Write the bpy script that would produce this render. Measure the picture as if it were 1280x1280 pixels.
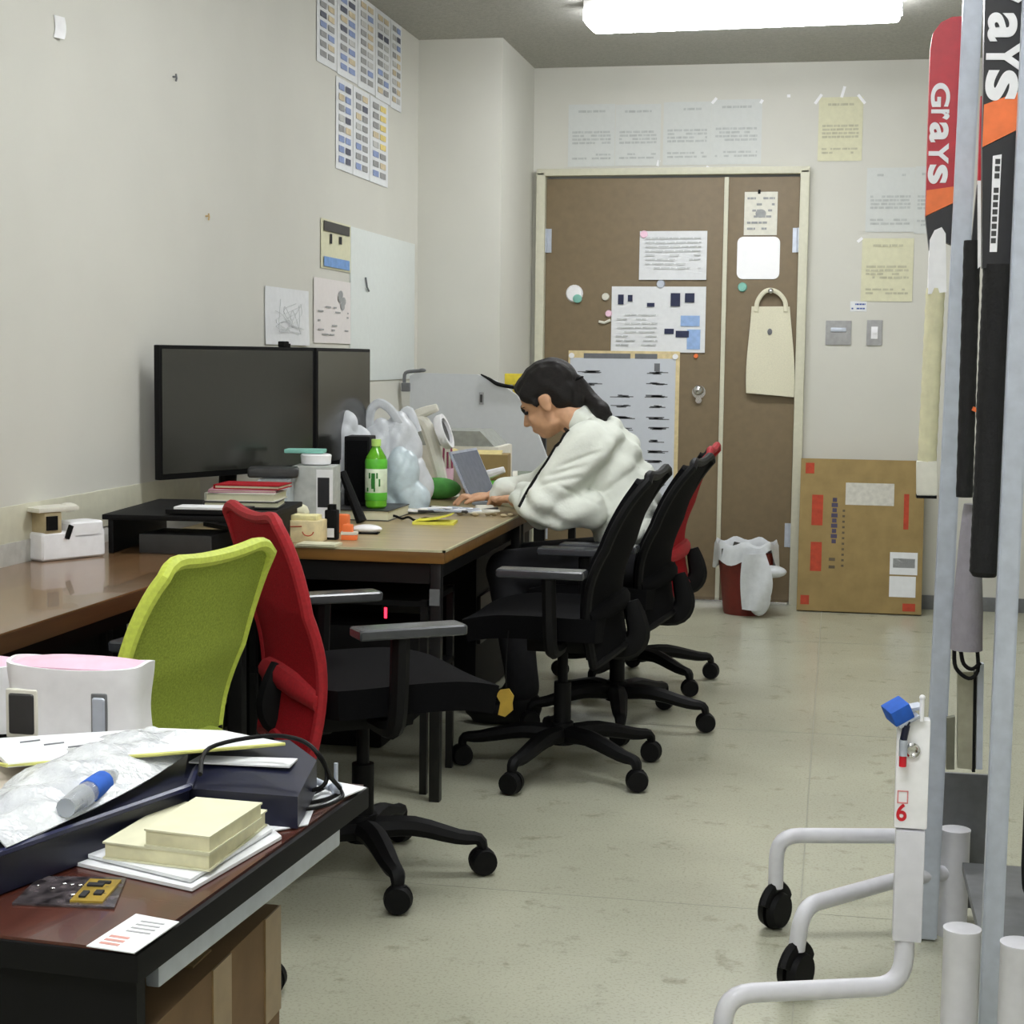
import bpy, bmesh, math, random
import numpy as np
from mathutils import Vector, Matrix, Euler
from mathutils.bvhtree import BVHTree
random.seed(7)
R = math.radians
for o in list(bpy.data.objects): bpy.data.objects.remove(o)
scene = bpy.context.scene
COL = scene.collection

# ------------------------------------------------------------------ camera, world, exposure
F, YAW, PITCH, ROLL, H = 2044.0, .1958, .0936, .01166, 1.22
def cam_axes():
    fwd = Vector((-math.sin(YAW)*math.cos(PITCH), math.cos(YAW)*math.cos(PITCH), -math.sin(PITCH)))
    rt = Vector((math.cos(YAW), math.sin(YAW), 0)); up = rt.cross(fwd)
    return math.cos(ROLL)*rt + math.sin(ROLL)*up, -math.sin(ROLL)*rt + math.cos(ROLL)*up, fwd
RT, UP, FWD = cam_axes()
cd = bpy.data.cameras.new('camera'); cam = bpy.data.objects.new('camera', cd); COL.objects.link(cam)
cd.sensor_width = 36; cd.lens = F/1280*36; cd.clip_start = .05
m = Matrix((RT, UP, -FWD)).transposed().to_4x4(); m.translation = (0, 0, H); cam.matrix_world = m
scene.camera = cam
scene.view_settings.view_transform = 'Standard'; scene.view_settings.look = 'None'
scene.view_settings.gamma = 1; scene.view_settings.use_curve_mapping = False
scene.view_settings.exposure = 0.1
LAMP = 30.0
w = bpy.data.worlds.new('world'); scene.world = w; w.use_nodes = True
w.node_tree.nodes['Background'].inputs[0].default_value = (.6, .65, .7, 1)
w.node_tree.nodes['Background'].inputs[1].default_value = .3
def ray(x, y): return ((x-640)/F*RT - (y-640)/F*UP + FWD)
CP = Vector((0, 0, H))
def onZ(x, y, z): d = ray(x, y); return CP + d*((z-H)/d.z)      # pixel of the photo -> point on a level plane
def onY(x, y, Y): d = ray(x, y); return CP + d*(Y/d.y)
def XP(px, Y, py=640): return onY(px, py, Y).x
def onX(x, y, X): d = ray(x, y); return CP + d*(X/d.x)

# ------------------------------------------------------------------ materials
def lin(c):
    return tuple(((v/255)/12.92 if v/255 <= .04045 else ((v/255+.055)/1.055)**2.4) for v in c) + (1,)
MATS = {}
def mat(name, rgb, rough=.6, metal=0, var=.06, scale=40, bump=0, spec=.5, kind=None, coat=0, trans=0, alpha=1):
    if name in MATS: return MATS[name]
    mt = bpy.data.materials.new(name); mt.use_nodes = True; nt = mt.node_tree; N = nt.nodes; L = nt.links
    b = N['Principled BSDF']; b.inputs['Roughness'].default_value = rough; b.inputs['Metallic'].default_value = metal
    b.inputs['Specular IOR Level'].default_value = spec; b.inputs['Coat Weight'].default_value = coat
    b.inputs['Transmission Weight'].default_value = trans; b.inputs['Alpha'].default_value = alpha
    c = lin(rgb)
    tc = N.new('ShaderNodeTexCoord'); mp = N.new('ShaderNodeMapping'); L.new(tc.outputs['Object'], mp.inputs[0])
    no = N.new('ShaderNodeTexNoise'); no.inputs['Scale'].default_value = scale; no.inputs['Detail'].default_value = 5
    L.new(mp.outputs[0], no.inputs[0])
    if kind == 'wood': mp.inputs['Scale'].default_value = (14, .8, 14)
    if kind == 'woodx': mp.inputs['Scale'].default_value = (.8, 14, 14)
    if kind == 'hair': mp.inputs['Scale'].default_value = (1, 8, 6)
    cr = N.new('ShaderNodeValToRGB'); cr.color_ramp.elements[0].position = .3; cr.color_ramp.elements[1].position = .7
    cr.color_ramp.elements[0].color = tuple(max(0, v*(1-var*2)) for v in c[:3]) + (1,)
    cr.color_ramp.elements[1].color = tuple(min(1, v*(1+var*2)) for v in c[:3]) + (1,)
    L.new(no.outputs[0], cr.inputs[0]); out = cr.outputs[0]
    if kind in ('floor', 'speck'):
        n2 = N.new('ShaderNodeTexNoise'); n2.inputs['Scale'].default_value = 150; n2.inputs['Detail'].default_value = 2
        L.new(tc.outputs['Object'], n2.inputs[0])
        r2 = N.new('ShaderNodeValToRGB'); r2.color_ramp.elements[0].position = .36; r2.color_ramp.elements[1].position = .46
        r2.color_ramp.elements[0].color = (.84, .84, .82, 1); r2.color_ramp.elements[1].color = (1, 1, 1, 1)
        L.new(n2.outputs[0], r2.inputs[0])
        mx = N.new('ShaderNodeMix'); mx.data_type = 'RGBA'; mx.blend_type = 'MULTIPLY'; mx.inputs['Factor'].default_value = 1
        L.new(out, mx.inputs['A']); L.new(r2.outputs[0], mx.inputs['B']); out = mx.outputs['Result']
        if kind == 'floor':   # scuffs: sparse dark stains with a shape of their own
            n3 = N.new('ShaderNodeTexNoise'); n3.inputs['Scale'].default_value = 9; n3.inputs['Detail'].default_value = 6; n3.inputs['Roughness'].default_value = .7
            L.new(tc.outputs['Object'], n3.inputs[0])
            r3 = N.new('ShaderNodeValToRGB'); r3.color_ramp.elements[0].position = .27; r3.color_ramp.elements[1].position = .42
            r3.color_ramp.elements[0].color = (.6, .6, .55, 1); r3.color_ramp.elements[1].color = (1, 1, 1, 1)
            L.new(n3.outputs[0], r3.inputs[0])
            m3 = N.new('ShaderNodeMix'); m3.data_type = 'RGBA'; m3.blend_type = 'MULTIPLY'; m3.inputs['Factor'].default_value = 1
            L.new(out, m3.inputs['A']); L.new(r3.outputs[0], m3.inputs['B']); out = m3.outputs['Result']
    L.new(out, b.inputs['Base Color'])
    if bump:
        bn = N.new('ShaderNodeBump'); bn.inputs['Strength'].default_value = bump; bn.inputs['Distance'].default_value = .004
        nb = N.new('ShaderNodeTexNoise'); nb.inputs['Scale'].default_value = scale*4; L.new(mp.outputs[0], nb.inputs[0])
        L.new(nb.outputs[0], bn.inputs['Height']); L.new(bn.outputs[0], b.inputs['Normal'])
    MATS[name] = mt; return mt
def emat(name, rgb, s):
    mt = bpy.data.materials.new(name); mt.use_nodes = True; b = mt.node_tree.nodes['Principled BSDF']
    b.inputs['Base Color'].default_value = lin(rgb); b.inputs['Emission Color'].default_value = lin(rgb); b.inputs['Emission Strength'].default_value = s
    return mt
M_wall = mat('wall_paint', (208, 207, 198), .7, var=.012, scale=3, bump=.15)
M_ceil = mat('ceiling_board', (176, 175, 168), .9, var=.05, scale=60, bump=.3, kind='speck')
M_floor = mat('vinyl_floor', (182, 182, 162), .26, var=.05, scale=1.6, kind='floor', spec=.45)
M_door = mat('door_paint', (122, 106, 80), .55, var=.03, scale=30, bump=.05)
M_frame = mat('frame_paint', (205, 203, 182), .5, var=.02)
M_wood = mat('worktop_laminate', (122, 92, 62), .22, var=.13, scale=3, kind='wood', coat=.3)
M_woodedge = mat('worktop_edge', (82, 56, 32), .35, var=.15, scale=3, kind='wood')
M_desk = mat('desk_laminate', (168, 150, 112), .3, var=.07, scale=3, kind='woodx')
M_deskedge = mat('desk_edge', (130, 92, 42), .4, var=.1, scale=3, kind='woodx')
M_edging = mat('desk_edging', (205, 200, 165), .4, var=.03)
M_redwood = mat('front_desk_laminate', (78, 40, 30), .25, var=.22, scale=2.5, kind='woodx', coat=.3)
M_black = mat('black_plastic', (6, 6, 7), .62, var=.1, spec=.22)
M_blackfab = mat('black_fabric', (7, 7, 9), .95, var=.2, scale=200, bump=.3, spec=.15)
M_blackmetal = mat('black_metal', (10, 10, 11), .4, metal=0, var=.1)
M_darkgrey = mat('dark_grey_plastic', (52, 52, 52), .4, var=.06)
M_screen = mat('screen_glass', (44, 44, 40), .22, var=.02, spec=.9)
M_red = mat('red_mesh', (158, 20, 30), .85, var=.12, scale=260, bump=.5, spec=.2)
M_green = mat('lime_mesh', (152, 168, 66), .8, var=.1, scale=260, bump=.5, spec=.2)
M_greenrim = mat('lime_rim', (198, 212, 84), .6, var=.05, scale=120, bump=.2)
M_redrim = mat('red_rim', (165, 24, 34), .7, var=.08, scale=120, bump=.2)
M_white = mat('white_plastic', (240, 240, 242), .4, var=.02)
M_offwhite = mat('offwhite_plastic', (220, 218, 205), .5, var=.03)
M_paper = mat('white_paper', (226, 228, 230), .8, var=.015)
M_papercream = mat('cream_paper', (216, 214, 184), .8, var=.02)
M_paperdim = mat('pale_paper', (208, 211, 208), .8, var=.012)
M_ink = mat('black_ink', (30, 30, 34), .8, var=.05)
M_inkgrey = mat('grey_ink', (160, 162, 162), .8, var=.05)
M_inkmid = mat('mid_ink', (110, 112, 116), .8, var=.05)
M_inkred = mat('red_ink', (176, 66, 40), .8, var=.08)
M_inkblue = mat('blue_ink', (70, 92, 160), .8, var=.08)
M_inktan = mat('tan_ink', (190, 165, 120), .8, var=.05)
M_inkyel = mat('yellow_ink', (225, 205, 130), .8, var=.05)
M_card = mat('cardboard', (150, 128, 82), .85, var=.06, scale=12, bump=.1)
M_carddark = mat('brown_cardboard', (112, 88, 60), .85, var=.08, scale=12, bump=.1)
M_chrome = mat('polished_metal', (210, 210, 210), .18, metal=1, var=.02)
M_steel = mat('grey_painted_steel', (186, 193, 205), .32, metal=.2, var=.04)
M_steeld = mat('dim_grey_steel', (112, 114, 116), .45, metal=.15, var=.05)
M_tubewhite = mat('white_painted_tube', (214, 214, 220), .3, var=.02)
M_skin = mat('skin', (206, 160, 126), .55, var=.03, scale=60, spec=.35)
M_hair = mat('black_hair', (22, 18, 16), .5, var=.4, scale=60, bump=.5, kind='hair', spec=.3)
M_shirt = mat('white_jacket_cloth', (226, 230, 220), .9, var=.015, scale=30, bump=.25, spec=.2)
M_trouser = mat('dark_trousers', (22, 22, 26), .9, var=.1)
M_bag = mat('white_polythene', (222, 226, 230), .35, var=.03, bump=.2, trans=.15)
M_clear = mat('clear_plastic', (225, 230, 235), .15, var=.02, trans=.7)
M_navy = mat('navy_plastic', (14, 17, 42), .4, var=.1)
M_yellow = mat('yellow_plastic', (226, 205, 60), .6, var=.05)
M_stickyellow = mat('yellow_note', (226, 222, 90), .8, var=.03)
M_orange = mat('orange_print', (240, 120, 60), .5, var=.04)
M_bluep = mat('blue_foam', (34, 92, 190), .8, var=.08)
M_greenp = mat('green_plastic', (98, 196, 60), .4, var=.06)
M_greend = mat('green_cloth', (78, 150, 66), .8, var=.08)
M_bottle = mat('green_tea_bottle', (120, 205, 50), .15, var=.05, trans=.3)
M_canvas = mat('cream_canvas', (222, 218, 194), .95, var=.03, scale=200, bump=.3)
M_maroon = mat('maroon_plastic', (112, 32, 22), .5, var=.05)
M_batred = mat('bat_red', (188, 34, 48), .35, var=.05)
M_batblack = mat('bat_black', (26, 26, 30), .35, var=.1)
M_grip = mat('black_rubber_grip', (14, 14, 15), .8, var=.2, bump=.4)
M_gripcream = mat('cream_grip', (214, 210, 176), .85, var=.04, bump=.3)
M_greycloth = mat('grey_cloth', (142, 138, 146), .9, var=.04, bump=.3)
M_gold = mat('gold_board', (176, 148, 60), .35, metal=.4, var=.15)
M_pink = mat('pale_pink_plastic', (240, 200, 220), .4, var=.03)
M_tan = mat('tan_plastic', (180, 165, 130), .6, var=.05)
M_trash = mat('grey_plastic', (160, 160, 160), .6)
M_teal = mat('teal_plastic', (130, 190, 175), .6, var=.04)
M_light = emat('lamp_diffuser', (250, 252, 255), LAMP)
M_led = emat('red_led', (255, 30, 50), 6)

# ------------------------------------------------------------------ mesh helpers
def B(): return bmesh.new()
def _new(bm, fn):
    n = len(bm.verts); fn(); bm.verts.ensure_lookup_table(); return bm.verts[n:]
def _xf(vs, M):
    for v in vs: v.co = M @ v.co
def box(bm, size, loc=(0, 0, 0), rot=(0, 0, 0), bev=0, seg=2, taper=None):
    t = bmesh.new(); bmesh.ops.create_cube(t, size=1)
    for v in t.verts:
        v.co = Vector((v.co.x*size[0], v.co.y*size[1], v.co.z*size[2]))
        if taper and v.co.z > 0: v.co.x *= taper; v.co.y *= taper
    if bev: bmesh.ops.bevel(t, geom=t.edges[:], offset=min(bev, min(size)*.45), segments=seg, affect='EDGES', profile=.7)
    M = Matrix.Translation(loc) @ Euler(rot).to_matrix().to_4x4()
    merge(bm, t, M); return bm
def merge(bm, t, M=Matrix()):
    mp = [bm.verts.new(M @ v.co) for v in t.verts]
    t.verts.index_update()
    for f in t.faces:
        try: bm.faces.new([mp[v.index] for v in f.verts])
        except ValueError: pass
    t.free()
def frame(p0, p1):
    d = (Vector(p1)-Vector(p0)); q = d.to_track_quat('Z', 'Y'); return q.to_matrix().to_4x4(), d.length
def cyl(bm, p0, p1, r0, r1=None, seg=16, cap=True):
    r1 = r0 if r1 is None else r1; Mq, L = frame(p0, p1); M = Matrix.Translation(p0) @ Mq
    a = [bm.verts.new(M @ Vector((r0*math.cos(2*math.pi*i/seg), r0*math.sin(2*math.pi*i/seg), 0))) for i in range(seg)]
    b = [bm.verts.new(M @ Vector((r1*math.cos(2*math.pi*i/seg), r1*math.sin(2*math.pi*i/seg), L))) for i in range(seg)]
    for i in range(seg): bm.faces.new((a[i], a[(i+1) % seg], b[(i+1) % seg], b[i]))
    if cap: bm.faces.new(a[::-1]); bm.faces.new(b)
    return bm
def catmull(P, n=6):
    P = [Vector(p) for p in P]; out = []
    for i in range(len(P)-1):
        a, b, c, d = P[max(i-1, 0)], P[i], P[i+1], P[min(i+2, len(P)-1)]
        for k in range(n):
            t = k/n; out.append(.5*((2*b)+(c-a)*t+(2*a-5*b+4*c-d)*t*t+(3*b-a-3*c+d)*t**3))
    out.append(P[-1]); return out
def tube(bm, P, r, seg=10, flat=1, smooth=0, cap=True):
    if smooth: 
        n0 = len(P); P = catmull(P, smooth)
    P = [Vector(p) for p in P]; n = len(P)
    rr = r if isinstance(r, (list, tuple)) else None
    T = [(P[min(i+1, n-1)]-P[max(i-1, 0)]).normalized() for i in range(n)]
    u = Vector((0, 0, 1)) if abs(T[0].z) < .9 else Vector((1, 0, 0))
    u = (u - T[0]*u.dot(T[0])).normalized(); rings = []
    for i in range(n):
        u = (u - T[i]*u.dot(T[i])).normalized(); v = T[i].cross(u)
        if rr:
            t = i/(n-1)*(len(rr)-1); k = min(int(t), len(rr)-2); ra = rr[k]+(rr[k+1]-rr[k])*(t-k)
        else: ra = r
        rings.append([bm.verts.new(P[i]+u*ra*flat*math.cos(2*math.pi*j/seg)+v*ra*math.sin(2*math.pi*j/seg)) for j in range(seg)])
    for a, b in zip(rings, rings[1:]):
        for j in range(seg): bm.faces.new((a[j], a[(j+1) % seg], b[(j+1) % seg], b[j]))
    if cap: bm.faces.new(rings[0][::-1]); bm.faces.new(rings[-1])
    return bm
def lathe(bm, prof, loc=(0, 0, 0), seg=20, sx=1, sy=1, M=Matrix()):
    loc = Vector(loc); rings = []
    for r, z in prof:
        rings.append([bm.verts.new(M @ (loc+Vector((sx*r*math.cos(2*math.pi*j/seg), sy*r*math.sin(2*math.pi*j/seg), z)))) for j in range(seg)])
    for a, b in zip(rings, rings[1:]):
        for j in range(seg): bm.faces.new((a[j], a[(j+1) % seg], b[(j+1) % seg], b[j]))
    bm.faces.new(rings[0][::-1]); bm.faces.new(rings[-1]); return bm
def prism(bm, poly, h, M=Matrix()):
    a = [bm.verts.new(M @ Vector((x, y, 0))) for x, y in poly]; b = [bm.verts.new(M @ Vector((x, y, h))) for x, y in poly]
    bm.faces.new(a[::-1]); bm.faces.new(b); n = len(a)
    for i in range(n): bm.faces.new((a[i], a[(i+1) % n], b[(i+1) % n], b[i]))
    return bm
def ball(bm, c, r, M=None, u=16, v=10):
    t = bmesh.new(); bmesh.ops.create_uvsphere(t, u_segments=u, v_segments=v, radius=1)
    r = (r, r, r) if isinstance(r, (int, float)) else r
    S = Matrix.Diagonal((r[0], r[1], r[2], 1)); MM = Matrix.Translation(c) @ (M.to_4x4() if M else Matrix()) @ S
    merge(bm, t, MM); return bm
def sheet(bm, f, nu, nv, th):
    """closed thin slab following f(u,v)->Vector; thickness along the local normal"""
    g = [[Vector(f(i/nu, j/nv)) for j in range(nv+1)] for i in range(nu+1)]
    def nrm(i, j):
        a = g[min(i+1, nu)][j]-g[max(i-1, 0)][j]; b = g[i][min(j+1, nv)]-g[i][max(j-1, 0)]; return a.cross(b).normalized()
    A = [[bm.verts.new(g[i][j]+nrm(i, j)*th/2) for j in range(nv+1)] for i in range(nu+1)]
    Bk = [[bm.verts.new(g[i][j]-nrm(i, j)*th/2) for j in range(nv+1)] for i in range(nu+1)]
    for i in range(nu):
        for j in range(nv):
            bm.faces.new((A[i][j], A[i+1][j], A[i+1][j+1], A[i][j+1])); bm.faces.new((Bk[i][j], Bk[i][j+1], Bk[i+1][j+1], Bk[i+1][j]))
    for i in range(nu):
        bm.faces.new((A[i][0], Bk[i][0], Bk[i+1][0], A[i+1][0])); bm.faces.new((A[i][nv], A[i+1][nv], Bk[i+1][nv], Bk[i][nv]))
    for j in range(nv):
        bm.faces.new((A[0][j], A[0][j+1], Bk[0][j+1], Bk[0][j])); bm.faces.new((A[nu][j], Bk[nu][j], Bk[nu][j+1], A[nu][j+1]))
    return bm
def finish(name, bm, m, parent=None, smooth=True, angle=35):
    bmesh.ops.recalc_face_normals(bm, faces=bm.faces[:])
    if smooth:
        for f in bm.faces: f.smooth = True
        for e in bm.edges:
            if len(e.link_faces) == 2 and e.calc_face_angle(0) > R(angle): e.smooth = False
    me = bpy.data.meshes.new(name); bm.to_mesh(me); bm.free()
    o = bpy.data.objects.new(name, me); COL.objects.link(o); me.materials.append(m)
    if parent: o.parent = parent
    return o
def obj(name, bm, m, parent=None, label=None, **k):
    o = finish(name, bm, m, parent, **k)
    if label: o['label'] = label
    if name in STUFFED: o['kind'] = 'stuff'
    return o
STUFFED = {'faded_print', 'printed_marks', 'printed_pictures', 'small_print', 'print', 'faint_table', 'dark_pictures', 'side_lettering', 'small_lettering', 'label_lettering', 'grey_print', 'red_print', 'chip', 'glint', 'label_print', 'ink_drawing', 'pencil_drawing', 'rubbish', 'blue_patch', 'loose_strands', 'markers', 'pens'}
def tag(o, label, cat, group=None, kind=None):
    o['label'] = label; o['category'] = cat
    if group: o['group'] = group
    if kind: o['kind'] = kind
    return o
def one(name, bm, m, label, cat, group=None, origin=None, **k):
    """a thing that is one mesh; origin moved to its base"""
    if origin is None:
        zs = [v.co for v in bm.verts]
        origin = Vector((sum(p.x for p in zs)/len(zs), sum(p.y for p in zs)/len(zs), min(p.z for p in zs)))
    origin = Vector(origin)
    for v in bm.verts: v.co -= origin
    o = finish(name, bm, m, None, **k); o.location = origin
    return tag(o, label, cat, group)
def thing(name, label, cat, loc=(0, 0, 0), rotz=0, group=None, M=None):
    o = bpy.data.objects.new(name, None); COL.objects.link(o); o.empty_display_size = .1
    if M is not None: o.matrix_world = M
    else: o.location = loc; o.rotation_euler = (0, 0, rotz)
    return tag(o, label, cat, group)
def struct(name, bm, m, parent=None, **k):
    o = finish(name, bm, m, parent, **k)
    if not parent: o['kind'] = 'structure'
    return o
def sbox(name, lo, hi, m, parent=None, bev=0):
    bm = B(); lo = Vector(lo); hi = Vector(hi); box(bm, hi-lo, (lo+hi)/2, bev=bev); return struct(name, bm, m, parent)

def blob(prims, vox, sm=6):
    bm = B()
    for p in prims:
        if p[0] == 'c':
            _, a, b_, r0, r1 = p; a = Vector(a); b_ = Vector(b_)
            cyl(bm, a, b_, r0, r1, seg=20); ball(bm, a, r0*.999, u=20, v=12); ball(bm, b_, r1*.999, u=20, v=12)
        else:
            _, c, r = p[:3]; ball(bm, c, r, p[3] if len(p) > 3 else None, 24, 16)
    bmesh.ops.recalc_face_normals(bm, faces=bm.faces[:])
    me = bpy.data.meshes.new('tmp'); bm.to_mesh(me); bm.free(); o = bpy.data.objects.new('tmp', me); COL.objects.link(o)
    r = o.modifiers.new('r', 'REMESH'); r.mode = 'VOXEL'; r.voxel_size = vox
    s = o.modifiers.new('s', 'SMOOTH'); s.iterations = sm; s.factor = .5
    dg = bpy.context.evaluated_depsgraph_get(); ev = o.evaluated_get(dg); me2 = bpy.data.meshes.new_from_object(ev)
    bpy.data.objects.remove(o); out = bmesh.new(); out.from_mesh(me2); bpy.data.meshes.remove(me2); return out
# ------------------------------------------------------------------ room
XL, YB, ZC, XR, YF = -1.961, 8.331, 2.688, 1.45, -1.2
sbox('floor', (XL-.1, YF-.1, -.05), (XR+.1, YB+.1, 0), M_floor)
sbox('ceiling', (XL-.1, YF-.1, ZC), (XR+.1, YB+.1, ZC+.05), M_ceil)
sbox('wall_left', (XL-.1, YF, 0), (XL, YB, ZC), M_wall)
sbox('wall_right', (XR, YF, 0), (XR+.1, YB, ZC), M_wall)
sbox('wall_front', (XL-.1, YF-.1, 0), (XR+.1, YF, ZC), M_wall)
# back wall with a hole for the double door
DX0, DX1, DZ = -1.50, -.205, 2.142
bm = B()
box(bm, (DX0-XL, .1, ZC), ((XL+DX0)/2, YB+.05, ZC/2)); box(bm, (XR-DX1, .1, ZC), ((XR+DX1)/2, YB+.05, ZC/2))
box(bm, (DX1-DX0, .1, ZC-DZ), ((DX0+DX1)/2, YB+.05, (ZC+DZ)/2))
struct('wall_back', bm, M_wall, smooth=False)
sbox('wall_pillar', (XL, 7.53, 0), (-1.562, YB, ZC), M_wall)
bm = B()
box(bm, (.004, YB-YF-3, .1), (XL+.002, (YB+YF)/2-2, .8), bev=.001)   # conduit strip above worktop
o = struct('trim_1', bm, M_frame)
# door
bm = B()
for x in (DX0-.012, DX1+.012): box(bm, (.045, .14, DZ+.02), (x, YB+.01, (DZ+.02)/2), bev=.006)
box(bm, (DX1-DX0+.07, .14, .035), ((DX0+DX1)/2, YB+.01, DZ+.018), bev=.006)
fr = struct('trim_2', bm, M_frame)
xm = onY(903, 480, YB).x
d1 = bpy.data.objects.new('door_1', None); COL.objects.link(d1); d1['kind'] = 'structure'; d1.location = (0, 0, 0)
bm = B(); box(bm, (xm-.008-DX0-.012, .04, DZ-.02), ((DX0+.012+xm-.008)/2, YB+.0, DZ/2), bev=.003); obj('door_leaf', bm, M_door, d1)
d2 = bpy.data.objects.new('door_2', None); COL.objects.link(d2); d2['kind'] = 'structure'; d2.location = (0, 0, 0)
bm = B(); box(bm, (DX1-.012-xm-.008, .04, DZ-.02), ((DX1-.012+xm+.008)/2, YB+.0, DZ/2), bev=.003); obj('door_leaf', bm, M_door, d2)
bm = B(); box(bm, (.022, .016, DZ-.02), (xm, YB-.026, DZ/2), bev=.004); obj('meeting_strip', bm, M_frame, d2)
k = onY(873, 490, YB-.05)
bm = B(); cyl(bm, (k.x, YB-.02, k.z), (k.x, YB-.028, k.z), .034, seg=24); cyl(bm, (k.x, YB-.028, k.z), (k.x, YB-.05, k.z), .012)
ball(bm, (k.x, YB-.066, k.z+.01), (.026, .02, .026)); cyl(bm, (k.x, YB-.02, k.z-.042), (k.x, YB-.034, k.z-.042), .016); obj('door_handle', bm, M_chrome, d1)
for dd, x in ((d1, DX0+.012), (d2, DX1-.012)):
    for z in (.35, 1.82):
        bm = B(); cyl(bm, (x, YB-.03, z-.06), (x, YB-.03, z+.06), .009, seg=10); box(bm, (.03, .006, .12), (x+(.014 if dd == d1 else -.014), YB-.022, z)); obj('hinge', bm, M_steel, dd)
bm = B(); box(bm, (DX1-DX0-.03, .10, .02), ((DX0+DX1)/2, YB-.06, .01), bev=.004); struct('threshold', bm, M_chrome)
bm = B(); box(bm, (XR-DX1-.04, .012, .07), ((XR+DX1+.04)/2, YB-.006, .035), bev=.002); struct('baseboard_back', bm, M_steeld)
bm = B(); box(bm, (.012, 7.4-YF, .07), (XL+.006, (7.4+YF)/2, .035), bev=.002); struct('baseboard_left', bm, M_steeld)
# floor seams (sheet vinyl joints) are flush; thin recessed line
bm = B(); box(bm, (.003, YB-YF, .0006), (-.05, (YB+YF)/2, .0002)); 
for y in (1.8, 3.6, 5.4, 7.2): box(bm, (XR-XL, .003, .0006), ((XR+XL)/2, y, .0002))
struct('floor_seam', bm, mat('seam', (150, 150, 132), .5))

# ------------------------------------------------------------------ ceiling lamps
def lamp(cx, cy, rot, lab, L=1.27):
    t = thing('ceiling_lamp', lab, 'ceiling lamp', (cx, cy, ZC-.0005), rot, 'fluorescent ceiling lamps')
    bm = B(); box(bm, (L, .20, .03), (0, 0, -.016), bev=.006); obj('housing', bm, M_white, t)
    bm = B(); box(bm, (L-.01, .22, .07), (0, 0, -.066), bev=.032, seg=4); obj('diffuser', bm, M_light, t)
    for s in (-1, 1): bm = B(); box(bm, (.012, .15, .05), (s*(L/2), 0, -.055), bev=.004); obj('end_cap', bm, M_white, t)
lamp(-.435, 6.86, -.05, 'long glowing fluorescent ceiling lamp nearest the door')
for i, (x, y) in enumerate(((-.43, 4.0), (-.43, 1.5), (-.43, -.6))):  # last two are unseen lamps added to light the near desk
    lamp(x, y, 0, ['glowing fluorescent ceiling lamp above the middle of the room', 'unseen fluorescent ceiling lamp added above the near desk to light it', 'unseen fluorescent ceiling lamp added behind the viewer to light the near desk'][i])

# ------------------------------------------------------------------ flat sheets on walls and doors
def AX(xa, ya, za, loc):
    M = Matrix((Vector(xa), Vector(ya), Vector(za))).transposed().to_4x4(); M.translation = loc; return M
def lwall(x, y): p = onX(x, y, XL); return p
def LWM(p, off=.001): return AX((0, 1, 0), (0, 0, 1), (1, 0, 0), (XL+off, p.y, p.z))
def BWM(p, Y=YB, off=.001): return AX((1, 0, 0), (0, 0, 1), (0, -1, 0), (p.x, Y-off, p.z))
def psheet(w, h, curl=0, th=.0008, seed=0):
    rnd = random.Random(seed); ph = rnd.random()*6
    return sheet(B(), lambda u, v: Vector(((u-.5)*w, (v-.5)*h, th/2+.001+curl*(u*u*.5+abs(math.sin(3*u+ph+2*v))*.5)*(1-v*.6))), 8, 8, th)
def lines(bm, w, h, rows, z, fill=.8, th=.0004, seed=0, lh=.35, x0=-.42, x1=.42, y0=-.42, y1=.42):
    rnd = random.Random(seed)
    for i in range(rows):
        y = (y1-(y1-y0)*(i+.5)/rows)*h; x = x0*w
        while x < x1*w*.95:
            l = min(rnd.uniform(.05, .22)*w, x1*w-x)
            if rnd.random() < fill: box(bm, (l*.85, h*(y1-y0)/rows*lh, th), (x+l/2, y, z))
            x += l
    return bm
def wall_sheet(name, label, M, w, h, m=None, curl=0, group=None, cat='paper', seed=0):
    t = thing(name, label, cat, M=M, group=group)
    obj('sheet', psheet(w, h, curl, seed=seed), m or M_paper, t); return t
def by_px(x0, y0, x1, y1, wall='B', Y=YB):
    if wall == 'B':
        a, b = onY(x0, y0, Y), onY(x1, y1, Y); return (a+b)/2, abs(b.x-a.x), abs(a.z-b.z)
    a, b = onX(x0, y0, XL), onX(x1, y1, XL); return (a+b)/2, abs(b.y-a.y), abs(a.z-b.z)
# timetable strips high on the left wall
ink = [mat('strip_grey', (150, 150, 150), .8), mat('strip_tan', (205, 190, 160), .8), mat('strip_blue', (140, 155, 195), .8), mat('strip_pale', (190, 190, 188), .8), mat('strip_dark', (96, 98, 112), .8), M_inkyel]
def strip(y0, y1, z0, z1, lab, cols, rows, seed, yel=False):
    c = Vector((XL, (y0+y1)/2, (z0+z1)/2)); w, h = y1-y0, z1-z0
    t = wall_sheet('photo_strip', lab, LWM(c), w, h, M_paper, .002, 'strips of small photographs on the left wall', 'poster', seed)
    rnd = random.Random(seed)
    by = {}
    for r in range(rows):
        for cc in range(cols):
            mi = rnd.choice([0, 0, 1, 1, 2, 3, 4]) if not (yel and r < rows*.6 and cc == cols-1) else 5
            if r > rows*.55 and rnd.random() < .5: mi = rnd.choice([2, 0])
            by.setdefault(mi, B())
            box(by[mi], (w*.62/cols, h/rows*.55, .0006), (((cc+.5)/cols-.5)*w*.8, (.5-(r+.6)/(rows+.4))*h*.95, .005))
    for mi, bm in by.items(): obj('printed_pictures', bm, ink[mi], t, smooth=False)
yb = [onX(x, 100, XL).y for x in (394.6, 420, 446, 468, 487, 501)]
pos = ['leftmost', 'second', 'middle', 'fourth', 'rightmost']
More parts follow.
